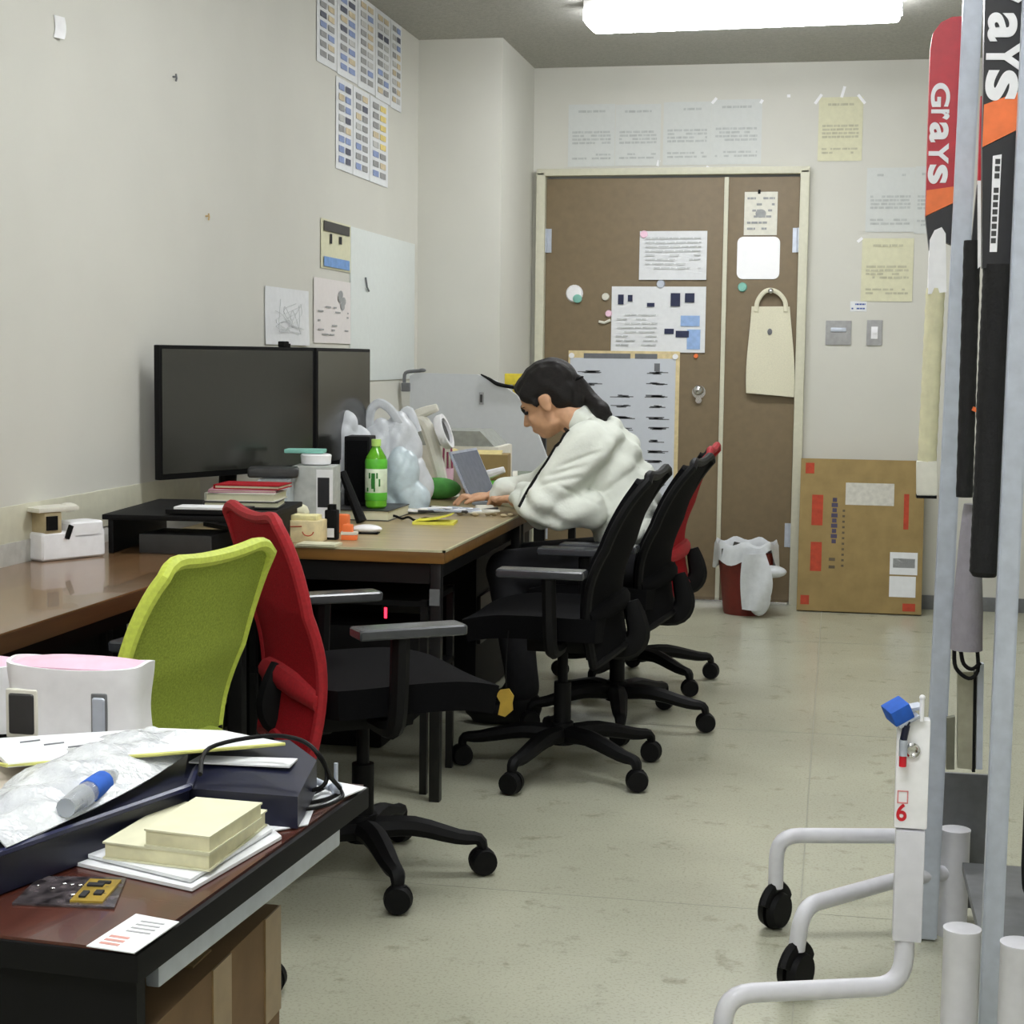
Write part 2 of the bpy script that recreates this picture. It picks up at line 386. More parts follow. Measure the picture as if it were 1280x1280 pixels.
for i in range(5):
    strip(yb[i]+.004, yb[i+1]-.004, 2.325-.004*i, 2.325+.62-.26, f'white strip of small photographs, {pos[i]} of the five just under the ceiling', 2, 9, 10+i)
yb = [onX(x, 215, XL).y for x in (418.6, 440, 461, 484)]
for i in range(3):
    strip(yb[i]+.004, yb[i+1]-.004, 1.955, 2.31, f'white strip of coloured pictures, {["left", "middle", "right"][i]} one of the lower row of three', 2, 8, 30+i, yel=(i == 2))
# calendar strip
p, w_, h_ = by_px(400, 272, 437, 341, 'L')
t = wall_sheet('calendar', 'narrow wall calendar with dark top photo and blue banner, right of the taped sketch', LWM(p, .002), w_, h_, M_papercream, .001, cat='calendar')
bm = B(); box(bm, (w_*.86, h_*.2, .001), (0, h_*.36, .006)); obj('dark_photo', bm, M_darkgrey, t)
bm = B(); box(bm, (w_*.06, h_*.2, .001), (-w_*.2, h_*.12, .006)); box(bm, (w_*.08, h_*.16, .001), (w_*.12, h_*.13, .006)); obj('bar_mark', bm, M_ink, t)
bm = B(); box(bm, (w_*.86, h_*.2, .001), (0, -h_*.36, .006)); obj('blue_banner', bm, mat('pale_blue', (120, 160, 215)), t)
p, w_, h_ = by_px(391, 346, 437, 430, 'L')
t = wall_sheet('note_sheet', 'pinkish white note sheet with small inked figures below the calendar', LWM(p, .0025), w_, h_, mat('pinkish_paper', (226, 221, 219), .8, var=.01), .001)
bm = B(); lines(bm, w_, h_, 7, .005, .3, seed=3, y0=-.4, y1=.1); 
for dx, dy in ((.2, .28), (.28, .18), (.25, .1), (.18, .22)): ball(bm, (w_*dx, h_*dy, .005), (w_*.06, h_*.07, .0005), u=10, v=6)
obj('ink_drawing', bm, M_inkgrey, t)
p, w_, h_ = by_px(330, 357, 384, 432, 'L')
t = wall_sheet('sketch_sheet', 'white sheet with faint pencil sketch taped above the monitor', LWM(p, .002), w_, h_, M_paper, .006)
bm = B(); rnd = random.Random(4)
for i in range(9): tube(bm, [(w_*(rnd.random()-.5)*.7, h_*(rnd.random()-.5)*.7, .009) for _ in range(4)], .0008, 4, smooth=4)
obj('pencil_drawing', bm, mat('very_faint_ink', (200, 203, 204), .8), t)
a, b = onX(437, 287, XL), onX(518, 476, XL)
p = Vector((XL, (a.y+7.46)/2, (1.745+1.12)/2)); w_, h_ = 7.46-a.y, 1.745-1.12
t = thing('whiteboard', 'thin white magnetic sheet on the left wall beside the pillar', 'whiteboard', M=LWM(p, .0))
bm = B(); box(bm, (w_, h_, .006), (0, 0, .003), bev=.002); obj('board', bm, mat('whiteboard_face', (222, 228, 226), .3, var=.01), t)
q = onX(456, 356, XL)
bm = B(); tube(bm, [(q.y-p.y-.02, q.z-p.z+.03, .01), (q.y-p.y-.015, q.z-p.z-.01, .014), (q.y-p.y+.02, q.z-p.z-.025, .012)], .004, 6); obj('pen_hook', bm, M_inkmid, t)
# scraps on left wall
q = onX(70, 34, XL)
bm = B(); sheet(bm, lambda u, v: Vector((XL+.002+.012*u, q.y+(u-.5)*.035+.01*math.sin(3*v), q.z+(v-.5)*.055)), 4, 6, .001); one('tape_scrap', bm, M_white, 'curled white tape scrap high on the left wall, near the top left', 'tape', origin=(XL, q.y, q.z))
for (x, y), lab in (((216, 96), 'tiny nail mark high on the left wall'), ((257, 270), 'small dark hook in the bare left wall above the monitor')):
    q = onX(x, y, XL); bm = B(); cyl(bm, (XL, q.y, q.z), (XL+.01, q.y, q.z), .003); tube(bm, [(XL+.01, q.y, q.z+.008), (XL+.012, q.y, q.z-.004), (XL+.008, q.y+.004, q.z-.012)], .003, 6); one('wall_hook', bm, M_inktan if y > 200 else M_inkmid, lab, 'hook', origin=(XL, q.y, q.z))
# back wall papers
bw = [((711, 131, 768, 208), 0, 'leftmost pale notice in the row over the door', M_paperdim), ((770, 131, 825, 207), 1, 'second pale notice in the row over the door', M_paperdim),
      ((830, 128, 888, 206), 2, 'third pale notice in the row over the door, above the door gap', M_paperdim), ((890, 125, 951, 205), 3, 'fourth pale notice in the row over the door', M_paperdim),
      ((1024, 122, 1077, 201), 4, 'cream notice held by three tape strips, upper right of the door', M_papercream), ((1084, 210, 1142, 290), 5, 'white notice on the wall right of the door', M_paperdim),
      ((1078, 298, 1140, 377), 6, 'cream notice below the white notice, above the light switches', M_papercream), ((1145, 208, 1180, 292), 7, 'pale notice partly behind the red bat', M_paperdim)]
for (r, i, lab, m_) in bw:
    p, w_, h_ = by_px(*r); t = wall_sheet('notice', lab, BWM(p), w_, h_, m_, .002, 'faded notices on the door wall', seed=i)
    pm = mat('faint_ink', (186, 190, 188), .8) if m_ is M_paperdim else mat('faint_ink_cream', (190, 188, 162), .8)
    bm = B(); lines(bm, w_, h_, 1, .0042, .9, seed=i, lh=.4, x0=-.3, x1=.3, y0=.34, y1=.43); lines(bm, w_, h_, 4, .0042, .9, seed=i+9, lh=.6, y0=-.15, y1=.08); lines(bm, w_, h_, 2, .0042, .7, seed=i+5, lh=.5, y0=-.4, y1=-.28)
    obj('faded_print', bm, pm, t, smooth=False)
def tape(x, y, L, ang, lab):
    p = onY(x, y, YB); M = AX((1, 0, 0), (0, 0, 1), (0, -1, 0), (p.x, YB-.004, p.z)) @ Matrix.Rotation(ang, 4, 'Z')
    bm = B(); box(bm, (L, .014, .0006)); o = one('tape_strip', bm, M_white, lab, 'tape', 'tape strips on the door wall', origin=(0, 0, 0)); o.matrix_world = M
tape(1023, 124, .055, R(55), 'white tape strip on the left corner of the cream notice'); tape(1054, 115, .055, R(75), 'white tape strip above the middle of the cream notice'); tape(1077, 124, .055, R(-50), 'white tape strip on the right corner of the cream notice')
tape(893, 126, .035, R(50), 'white tape bit on the top left corner of the fourth pale notice'); tape(952, 127, .02, R(60), 'tiny tape bit at the top right corner of the fourth pale notice'); tape(986, 120, .016, 0, 'tiny lone tape bit between fourth and cream notice'); tape(1075, 300, .03, R(40), 'white tape bit at the corner of the lower cream notice')
tape(884, 210, .02, R(60), 'tiny tape bit low between third and fourth pale notice'); tape(823, 204, .03, R(75), 'tape bit at the bottom right corner of the second pale notice')
# switches
for x, y, w_, h_, lab in ((1048, 416, .125, .12, 'wide grey switch plate, left one of the two right of the door'), (1093, 416, .075, .125, 'narrow grey switch plate with round button, right of the wide one')):
    p = onY(x, y, YB); t = thing('light_switch', lab, 'switch', M=BWM(p, off=0))
    bm = B(); box(bm, (w_, h_, .008), (0, 0, .004), bev=.003); obj('plate', bm, M_trash, t)
    bm = B()
    if w_ > .1:
        box(bm, (w_*.6, .02, .006), (0, .015, .01), bev=.002)
    else: box(bm, (.032, .06, .006), (0, 0, .01), bev=.002); cyl(bm, (0, .005, .012), (0, .005, .018), .011)
    obj('rocker', bm, M_steel if w_ > .1 else M_white, t)
p = onY(1073, 383, YB); t = thing('label_sticker', 'small white label above the switch plates', 'label', M=BWM(p, off=0)); bm = B(); box(bm, (.08, .05, .002), (0, 0, .001), bev=.0005); obj('sticker', bm, M_paper, t)
bm = B(); lines(bm, .08, .05, 2, .0024, .8, seed=2); obj('print', bm, M_inkblue, t)

# ------------------------------------------------------------------ on the door
YD = YB-.021
p, w_, h_ = by_px(800, 289, 883, 350, Y=YD)
t = wall_sheet('ruled_sheet', 'white ruled sheet with a lifted lower right corner, topmost paper on the large door', BWM(p, YD), w_, h_, M_paper, .012, seed=1)
bm = B(); lines(bm, w_, h_, 8, .016, .95, seed=3, lh=.25, y0=-.3, y1=.4); obj('faint_table', bm, mat('very_faint_ink', (200, 203, 204), .8), t, smooth=False)
p, w_, h_ = by_px(765, 358, 881, 441, Y=YD)
t = wall_sheet('newsletter', 'glossy white newsletter with blue pictures on the large door', BWM(p, YD), w_, h_, M_paper, .006, seed=2)
bm = B()
for x, y, a, b in ((-.4, .3, .06, .15), (-.3, .32, .05, .1), (.18, .3, .1, .2), (.33, .33, .1, .14), (-.08, .22, .08, .06), (.12, -.18, .1, .08), (.26, -.22, .14, .1)): box(bm, (a*w_, b*h_, .0006), (x*w_, y*h_, .0095))
obj('dark_pictures', bm, mat('dark_blue_ink', (40, 46, 76), .7), t, smooth=False)
bm = B(); lines(bm, w_, h_, 8, .0095, .8, seed=8, x0=-.45, x1=.0, y0=-.42, y1=.1, lh=.3); obj('small_print', bm, mat('very_faint_ink', (200, 203, 204), .8), t, smooth=False)
bm = B(); box(bm, (.2*w_, .16*h_, .0006), (.34*w_, -.02*h_, .0088)); box(bm, (.14*w_, .3*h_, .0006), (.38*w_, -.3*h_, .0088)); obj('blue_patch', bm, mat('light_blue', (150, 180, 225)), t, smooth=False)
# tall chart
p, w_, h_ = by_px(711, 438, 846, 640, Y=YD)
t = thing('wall_chart', 'tall framed chart with rows of small black marks, behind the seated person', 'poster', M=BWM(p, YD, 0))
bm = B(); box(bm, (w_, h_, .01), (0, 0, .005), bev=.003); obj('frame', bm, mat('chart_frame', (214, 196, 150), .6), t)
bm = B(); box(bm, (w_-.03, h_-.05, .002), (-.005, -.012, .0112)); obj('sheet', bm, mat('chart_sheet', (200, 205, 213), .5, var=.008), t)
bm = B(); box(bm, (w_*.42, h_*.032, .0008), (-w_*.15, h_*.468, .0125)); box(bm, (w_*.2, h_*.032, .0008), (w_*.2, h_*.468, .0125))
rnd = random.Random(5)
for r in range(12):
    for c in range(3):
        x = (-.3+.3*c)*w_; y = h_*(.36-.07*r)+rnd.uniform(-.008, .008)*h_
        if r < 2 and c == 1: continue
        for s in range(5): box(bm, (w_*rnd.uniform(.04, .18), h_*.006, .0008), (x+rnd.uniform(-.03, .03)*w_, y+s*h_*.003, .0125))
box(bm, (w_*.05, h_*.05, .0008), (w_*.3, h_*.4, .0125))
obj('printed_marks', bm, M_inkmid, t, smooth=False)
bm = B()
for x in (-.47, .46): cyl(bm, (x*w_, h_*.468, .01), (x*w_, h_*.468, .018), .014)
obj('corner_pin', bm, M_white, t)
# cards on narrow leaf
YD2 = YB-.021
p, w_, h_ = by_px(931, 240, 971, 294, Y=YD2)
t = wall_sheet('printed_card', 'white printed card with clip, upper one on the narrow door leaf', BWM(p, YD2), w_, h_, M_offwhite, .002, cat='card'); bm = B(); lines(bm, w_, h_, 6, .005, .5, seed=4); ball(bm, (0, 0, .004), (w_*.16, h_*.1, .001)); obj('print', bm, M_inkgrey, t)
bm = B(); box(bm, (.012, .02, .01), (-.01, h_*.5, .005), bev=.002); obj('clip', bm, M_black, t)
p, w_, h_ = by_px(922, 296, 974, 349, Y=YD2)
bm = B(); box(bm, (w_, h_, .004), bev=.0015)
t = thing('blank_card', 'bright blank white square card with rounded corners on narrow door leaf', 'card', M=BWM(p, YD2, .0))
bm = B(); pts = []
for cx_, cy_, a0 in ((1, 1, 0), (-1, 1, 90), (-1, -1, 180), (1, -1, 270)):
    for k_ in range(6): a = R(a0+k_*18); pts.append((cx_*(w_/2-.03)+.03*math.cos(a), cy_*(h_/2-.03)+.03*math.sin(a)))
prism(bm, pts, .004); obj('card', bm, mat('bright_white', (252, 252, 255), .5, var=.005), t)
def magnet(x, y, r, m_, lab, name='magnet'):
    p = onY(x, y, YD); bm = B(); cyl(bm, (p.x, YD, p.z), (p.x, YD-.012, p.z), r, r*.85, seg=18); one(name, bm, m_, lab, 'magnet', 'magnets on the door', origin=(p.x, YD, p.z))
magnet(718, 367, .045, M_white, 'large round white magnet at the left of the door'); magnet(757, 371, .02, M_offwhite, 'small pale magnet, first right of the large one'); magnet(761, 392, .018, M_pink, 'small pinkish magnet beside the newsletter top')
magnet(928, 359, .024, M_teal, 'small green magnet under the blank square card'); magnet(805, 293, .02, M_pink, 'pinkish magnet on the top left corner of the ruled sheet'); magnet(826, 355, .022, M_steel, 'grey magnet holding the newsletter top'); magnet(870, 445, .012, M_orange, 'small orange magnet at the chart top right')
p = onY(756, 402, YD); bm = B(); tube(bm, [(p.x-.03, YD-.006, p.z), (p.x, YD-.008, p.z-.006), (p.x+.03, YD-.006, p.z+.008)], .007, 8); one('magnet_hook', bm, M_offwhite, 'pale curved magnetic hook left of the newsletter', 'hook', origin=(p.x, YD, p.z))
p = onY(718, 369, YD); bm = B(); ball(bm, (p.x+.018, YD-.016, p.z-.018), (.024, .006, .022)); one('magnet_sticker', bm, M_teal, 'green sticker overlapping the large white magnet', 'sticker', origin=(p.x, YD, p.z))
# tote bag
p = onY(962, 440, YD); s = YD/F
def bagf(u, v):
    wd = (.20+.05*(1-v)+.03*math.sin(3*v)*(1-v))*.92; return Vector(((u-.5)*wd*1.02+.01*(1-v), .43*v-.205-.018*u*(1-v), .02+.012*math.sin(u*math.pi)*(1-v)+.004*math.sin(7*u+4*v)))
t = thing('tote_bag', 'cream canvas tote bag hanging on the narrow door leaf', 'bag', M=BWM(p, YD, .0))
bm = B(); sheet(bm, bagf, 14, 14, .018); obj('bag_body', bm, M_canvas, t)
for zz in (.012, .03):
    bm = B(); tube(bm, [(-.07, .2, zz), (-.065, .25, zz), (-.035, .295, zz), (0, .306, zz), (.04, .29, zz), (.07, .25, zz), (.075, .2, zz)], .011, 8, .4, smooth=4); obj('handle', bm, M_canvas, t)
bm = B(); ball(bm, (0, .1, .036), (.012, .016, .003)); obj('small_print', bm, M_inkmid, t)
bm = B(); cyl(bm, (p.x, YD, p.z+.3), (p.x, YD-.05, p.z+.3), .008); ball(bm, (p.x, YD-.05, p.z+.3), .014); one('door_hook', bm, M_chrome, 'metal hook carrying the tote bag', 'hook', origin=(p.x, YD, p.z+.3))

# ------------------------------------------------------------------ big flat carton leaning at the back wall
a, b = onZ(997, 766, 0), onZ(1150, 772, 0); Yc = 8.06
w_ = b.x-a.x+.015; top = onY(1005, 572, 8.16).z
ang = math.atan2(.2, top)
t = thing('flat_carton', 'large flat cardboard carton with red marks standing right of the door', 'carton', ((a.x+b.x)/2, Yc+.015, 0.006)); t.rotation_euler = (-math.atan2(.13, top), 0, 0)
bm = B(); box(bm, (w_, .09, top), (0, .045, top/2), bev=.004); obj('carton_body', bm, M_card, t)
def cbox(u0, v0, u1, v1, m_, name, lab=None):   # u,v fractions of face (v from top)
    bm = B(); box(bm, ((u1-u0)*w_, .0012, (v1-v0)*top), (((u0+u1)/2-.5)*w_, -.0008, (1-(v0+v1)/2)*top)); return obj(name, bm, m_, t, lab)
cbox(.10, .24, .19, .44, M_inkred, 'red_label'); cbox(.10, .55, .19, .74, M_inkred, 'red_label'); cbox(.04, .03, .11, .1, M_inkred, 'corner_mark'); cbox(.03, .9, .1, .96, M_inkred, 'corner_mark'); cbox(.84, .22, .88, .45, M_inkred, 'corner_mark'); cbox(.85, .93, .95, .98, M_inkred, 'corner_mark')
bm = B()
for i in range(9): box(bm, (.05*w_*(.7+.3*(i % 2)), .0012, .026*top), ((.285-.5)*w_, -.0008, (1-.27-.034*i)*top))
obj('side_lettering', bm, mat('violet_ink', (72, 66, 92), .7), t, smooth=False)
bm = B()
for i in range(11): box(bm, (.02*w_, .0012, .014*top), ((.36-.5)*w_, -.0008, (1-.34-.036*i)*top))
for i in range(2): box(bm, (.05*w_, .0012, .02*top), ((.275-.5)*w_, -.0008, (1-.66-.05*i)*top))
obj('small_lettering', bm, mat('brown_ink', (92, 80, 60), .7), t, smooth=False)
cbox(.37, .155, .76, .30, mat('dull_white_label', (200, 198, 188), .6), 'pasted_label'); cbox(.74, .6, .96, .745, M_paper, 'white_envelope'); cbox(.74, .755, .95, .89, M_paper, 'white_envelope'); cbox(.765, .64, .94, .70, M_inkgrey, 'envelope_print')

# ------------------------------------------------------------------ waste bin with plastic bag
p = onZ(933, 767, 0); t = thing('waste_bin', 'maroon waste bin with a white plastic bag over its rim beside the door', 'bin', (p.x-.01, p.y+.02, 0))
bm = B(); lathe(bm, [(.10, 0), (.105, .01), (.135, .30), (.14, .305), (.13, .3), (.1, .03)], seg=28); obj('bucket', bm, M_maroon, t)
bm = B(); rnd = random.Random(3)
def rimf(u, v):
    a = u*2*math.pi; drop = .09+.05*math.sin(a*2+1)+.04*math.sin(a*3); r = .15+.012*math.sin(5*a)*v
    if v < .4: rr = r-.03+.06*v; z = .30+.05*math.sin(v/.4*math.pi/2)
    else: rr = r+.008*(v-.4); z = .35-(v-.4)/.6*drop
    return Vector((rr*math.cos(a), rr*math.sin(a), z+.01*math.sin(7*a)))
sheet(bm, rimf, 48, 8, .004); obj('bag_rim', bm, M_bag, t)
bm = B(); sheet(bm, lambda u, v: Vector((.03+(u-.3)*(.10+.05*math.sin(3.1*v)), -.155-.02*math.sin(u*math.pi)-.01*math.sin(6*u+5*v), .31-.27*v)), 10, 12, .012)
ball(bm, (.13, -.10, .22), (.07, .05, .03)); ball(bm, (.075, -.145, .1), (.055, .03, .09)); obj('hanging_bag', bm, M_bag, t)
bm = B(); box(bm, (.02, .004, .07), (-.1, -.12, .29)); box(bm, (.08, .06, .01), (-.02, -.06, .33), (.3, .2, 0)); obj('rubbish', bm, M_darkgrey, t)

# ------------------------------------------------------------------ worktop along the left wall, desks
t = thing('worktop', 'long brown wooden worktop along the left wall', 'worktop', (XL, .8, 0))
YW = 4.25
bm = B(); box(bm, (.462, YW-.8, .004), (.235, (YW-.8)/2, .704)); obj('top_surface', bm, M_wood, t, smooth=False)
bm = B(); box(bm, (.462, YW-.8, .036), (.235, (YW-.8)/2, .684), bev=.002); obj('board', bm, M_woodedge, t)
bm = B(); box(bm, (.012, YW-.8, .05), (.4, (YW-.8)/2, .64)); obj('rail', bm, M_black, t)
for y in (.1, 1.35, 3.25):
    bm = B(); box(bm, (.04, .04, .666), (.42, y, .333), bev=.003); obj('leg', bm, M_blackmetal, t)
    bm = B(); box(bm, (.04, .04, .666), (.04, y, .333), bev=.003); obj('leg', bm, M_blackmetal, t)
bm = B(); box(bm, (.02, YW-.9, .62), (.03, (YW-.8)/2, .33)); obj('back_panel', bm, M_black, t)
bm = B(); sheet(bm, lambda u, v: Vector((XL+.003+.002*v, 1.2+2.6*u, .706+.055*v)), 4, 2, .003); struct('trim_3', bm, mat('grey_trim', (186, 185, 178), .6))

def desk(y0, y1, lab):
    x0, x1 = -1.93, -1.03; t = thing('office_desk', lab, 'desk', (x1, y0, 0), group='wood topped desks in the row')
    W, D = x1-x0, y1-y0
    bm = B(); box(bm, (W-.012, D-.012, .003), (-W/2, D/2, .6995)); obj('top_surface', bm, M_desk, t, smooth=False)
    bm = B()
    box(bm, (W, .008, .006), (-W/2, .004, .698)); box(bm, (.008, D, .006), (-.004, D/2, .698)); obj('edging', bm, M_edging, t)
    bm = B(); box(bm, (W-.004, D-.004, .034), (-W/2, D/2, .680), bev=.006); obj('board', bm, M_deskedge, t)
    bm = B(); box(bm, (.025, D-.1, .06), (-.06, D/2, .635)); box(bm, (W-.1, .025, .06), (-W/2, .04, .635)); box(bm, (W-.1, .025, .06), (-W/2, D-.04, .635)); obj('apron', bm, M_blackmetal, t)
    for x in (-.03, -W+.05):
        for y in (.03, D-.03):
            bm = B(); box(bm, (.03, .03, .664), (x, y, .332), bev=.003); l = obj('leg', bm, M_blackmetal, t)
    bm = B(); box(bm, (.015, D-.08, .4), (-W+.1, D/2, .45)); obj('modesty_panel', bm, M_black, t)
    return t
dk1 = desk(4.27, 5.45, 'wood topped desk with the clutter, nearer one of the row')
dk2 = desk(5.455, 6.65, 'wood topped desk carrying the laptop, farther one of the row')
# sockets/plates on desk leg
bm = B(); box(bm, (.028, .004, .045), (-.032, -.006+.02, .57)); obj('metal_plate', bm, M_steeld, dk1, 'small grey plate on the leg')
# under desk shelf with computer
q = onZ(430, 760, .45)
t = thing('under_desk_shelf', 'black open shelf under the nearer desk holding a recorder and papers', 'shelf', (-1.36, 4.52, 0))
bm = B()
for z in (.33, .54): box(bm, (.52, .34, .015), (0, 0, z))
obj('shelf_board', bm, M_black, t)
for x in (-.25, .25):
    for y in (-.155, .155): bm = B(); box(bm, (.02, .02, .55), (x, y, .275)); obj('post', bm, M_blackmetal, t)
t = thing('recorder', 'black box with a red light on the shelf under the desk', 'electronic device', (-1.30, 4.50, .338))
bm = B(); box(bm, (.34, .26, .13), (0, 0, .065), bev=.006); obj('casing', bm, M_black, t)
bm = B(); pz = onY(482, 766, 4.368); box(bm, (.007, .004, .03), (pz.x+1.30, -.132, pz.z-.338)); obj('red_light', bm, M_led, t)
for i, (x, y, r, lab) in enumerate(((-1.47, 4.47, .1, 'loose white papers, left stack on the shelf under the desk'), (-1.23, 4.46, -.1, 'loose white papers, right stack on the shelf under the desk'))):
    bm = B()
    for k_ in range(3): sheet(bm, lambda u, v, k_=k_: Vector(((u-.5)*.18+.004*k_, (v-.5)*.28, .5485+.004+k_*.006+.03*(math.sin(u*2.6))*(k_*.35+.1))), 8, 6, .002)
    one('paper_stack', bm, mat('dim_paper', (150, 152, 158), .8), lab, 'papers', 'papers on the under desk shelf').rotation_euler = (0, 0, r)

t = thing('filler_cabinet', 'black drawer cabinet added to fill the dark space under the farther desk', 'cabinet', (-1.50, 6.05, 0))  # black cabinet added so the space under the farther desk stays dark
bm = B(); box(bm, (.55, 1.0, .56), (0, 0, .29), bev=.005); obj('body', bm, M_black, t)
for k_ in range(3): bm = B(); box(bm, (.012, .3, .17), (.281, -.33+.33*k_, .3), bev=.003); obj('drawer', bm, M_blackmetal, t)
t = thing('filler_tower', 'black computer tower added to fill the dark space under the nearer desk', 'computer', (-1.62, 5.1, 0))  # black block added to fill the dark space below the nearer desk
bm = B(); box(bm, (.5, .5, .5), (0, 0, .251), bev=.01); obj('casing', bm, M_black, t)
# ------------------------------------------------------------------ office chairs
BK = dict(wrap=.06, shift=0, flare=.085, zo=0, ear=.028)
def back_surf(u, v, off=0):
    """u -1..1 across, v 0..1 up; y = forward. origin floor centre; the back stands behind the seat"""
    wv = .185+.045*math.sin(min(1, v*1.1)*math.pi*.62)
    au = abs(u); rc = max(0, (au-.6)/.4)
    z = .395+BK['zo']+.495*v + BK['ear']*(au**2.2)*v**3 - .034*rc**2*v**6 - .04*(1-v)**3*(u*u)
    prof = -.185-BK['shift']+.022*math.sin(min(1, v/.6)*math.pi)-BK['flare']*max(0, (v-.38)/.62)**1.7
    wrap = BK['wrap']*(u*u)*(1-v**2*1.05)
    return Vector((u*wv*(1-.09*rc**2*v**8), prof+wrap+off, z))
def chair(lab, x, y, face, back_m, rim_m, shell_m, base_rot=0, tilt=0, RL=.305, group='office swivel chairs', **bk_):
    BK.update(dict(wrap=.06, shift=0, flare=.085, zo=0, ear=.028)); BK.update(bk_)
    t = thing('office_chair', lab, 'chair', (x, y, 0), face, group)
    for k_ in range(5):
        a = base_rot+k_*2*math.pi/5; c, s_ = math.cos(a), math.sin(a)
        bm = B(); tube(bm, [(.03*c, .03*s_, .115), (.12*c, .12*s_, .118), ((RL-.06)*c, (RL-.06)*s_, .092), ((RL-.01)*c, (RL-.01)*s_, .086), (RL*c, RL*s_, .062)], [.034, .031, .024, .019, .014], 8, .8, smooth=3)
        obj('leg', bm, M_black, t)
        bm = B(); cx_, cy_ = RL*c, RL*s_
        cyl(bm, (cx_, cy_, .045), (cx_, cy_, .075), .010, seg=8)
        wa = R([-80, -60, -105, -75, -95][k_])-face; ax = Vector((math.cos(wa), math.sin(wa), 0)); P_ = Vector((cx_, cy_, .033))
        for sg in (-1, 1):
            cyl(bm, P_+ax*.004*sg, P_+ax*.024*sg, .033, .029, seg=20)
        box(bm, (.03, .03, .03), (cx_, cy_, .05), (0, 0, a), bev=.008)
        obj('caster', bm, M_black, t)
    bm = B(); cyl(bm, (0, 0, .085), (0, 0, .15), .038, .034); obj('hub', bm, M_black, t)
    bm = B(); cyl(bm, (0, 0, .14), (0, 0, .27), .026); cyl(bm, (0, 0, .27), (0, 0, .39), .015); obj('gas_column', bm, M_black, t)
    bm = B(); box(bm, (.2, .22, .045), (0, -.02, .395), bev=.012); tube(bm, [(-.0, .02, .39), (.16, .04, .39)], .006); obj('mechanism', bm, M_black, t)
    bm = B(); n = 14
    def seatf(u, v):
        X = (u-.5)*2; Y = (v-.5)*2; rr = 1-.10*abs(Y)**4; return Vector((X*.24*rr, Y*.205*(1-.08*X**4)+.055, .455+.012*X*X-.035*max(0, Y-.35)**2-.008*Y*Y))
    sheet(bm, seatf, 14, 14, .065); bmesh.ops.bevel(bm, geom=[e for e in bm.edges if e.calc_face_angle(0) > 1], offset=.02, segments=3, affect='EDGES'); obj('seat', bm, M_blackfab, t)
    # back: mesh sheet, rim and (on the front side) black cover
    bm = B(); sheet(bm, lambda u, v: back_surf((u-.5)*2, v), 24, 28, .012); bk = obj('backrest', bm, back_m, t)
    edge = [back_surf(-1, v/20) for v in range(21)]+[back_surf(-1+2*u/16, 1) for u in range(1, 16)]+[back_surf(1, 1-v/20) for v in range(21)]+[back_surf(1-2*u/12, 0) for u in range(1, 12)]
    bm = B(); tube(bm, edge+[edge[0], edge[1]], .0135, 8, cap=False); obj('rim', bm, rim_m, bk)
    bm = B(); tube(bm, [back_surf(-1.02+2.04*i/24, .24+.02*math.cos((i/24-.5)*3), -.006) for i in range(25)], [.016, .024, .024, .024, .016], 10, 1.3); obj('lumbar_band', bm, rim_m if back_m is M_red else back_m, bk)
    if shell_m:
        bm = B(); sheet(bm, lambda u, v: back_surf((u-.5)*1.9, .02+.95*v, .018), 20, 24, .022); obj('front_cushion', bm, shell_m, bk)
    bm = B(); tube(bm, [(0, -.08, .385), (0, -.19, .385), (0, -.222, .42), (0, -.215, .47), (0, -.2, .52)], [.024, .024, .022, .02, .014], 8, 1.6, smooth=4); obj('back_stem', bm, M_black, t)
    for s_ in (-1, 1):
        bm = B(); tube(bm, [(s_*.13, -.02, .40), (s_*.245, -.02, .405), (s_*.268, -.015, .45), (s_*.268, -.01, .61)], [.018, .018, .02, .02], 8, 1.3, smooth=3); ar = obj('armrest', bm, M_black, t)
        bm = B(); box(bm, (.075, .25, .024), (s_*.268, .01, .626), bev=.010, seg=3); obj('arm_pad', bm, mat('arm_pad', (60, 62, 66), .25, var=.05, spec=.7), ar)
    return t
# base rotation is relative to the facing turn
chA = chair('red backed swivel chair at the near end of the cluttered desk', -1.07, 3.63, R(-54), M_red, M_redrim, None, base_rot=R(-3.6), RL=.284, wrap=.025, shift=.03, flare=.05, zo=-.03, ear=.03)
chG = chair('lime green backed swivel chair facing the brown worktop', -1.335, 2.82, R(84), M_green, M_greenrim, None, base_rot=0, wrap=.045, shift=0, flare=.055, zo=-.035, ear=.02)
chB = chair('empty black swivel chair in front of the seated person', -.775, 4.71, R(88), M_blackfab, M_black, M_blackfab, base_rot=R(20))
chC = chair('black swivel chair the person in white sits on', -.70, 5.37, R(86), M_blackfab, M_black, M_blackfab, base_rot=R(50))
chD = chair('black swivel chair with red back behind the seated person', -.72, 6.1, R(90), M_red, M_redrim, M_blackfab, base_rot=R(10))
# yellow tag hanging from chair B seat
p = onY(632, 878, 4.42)
t = thing('yellow_tag', 'yellow tag hanging under the seat of the empty black chair', 'tag', (p.x, 4.42, p.z))
bm = B(); prism(bm, [(-.02, -.035), (0, -.04), (.022, -.02), (.02, .0), (.024, .02), (.01, .04), (-.015, .036), (-.026, .02), (-.014, 0)], .006, Matrix.Rotation(R(90), 4, 'X')); obj('tag_plate', bm, mat('dull_yellow', (178, 146, 52), .6), t)
bm = B(); tube(bm, [(0, 0, .035), (.0, 0, .12), (0, .03, .42-p.z+.04)], .002, 5); obj('string', bm, M_black, t)

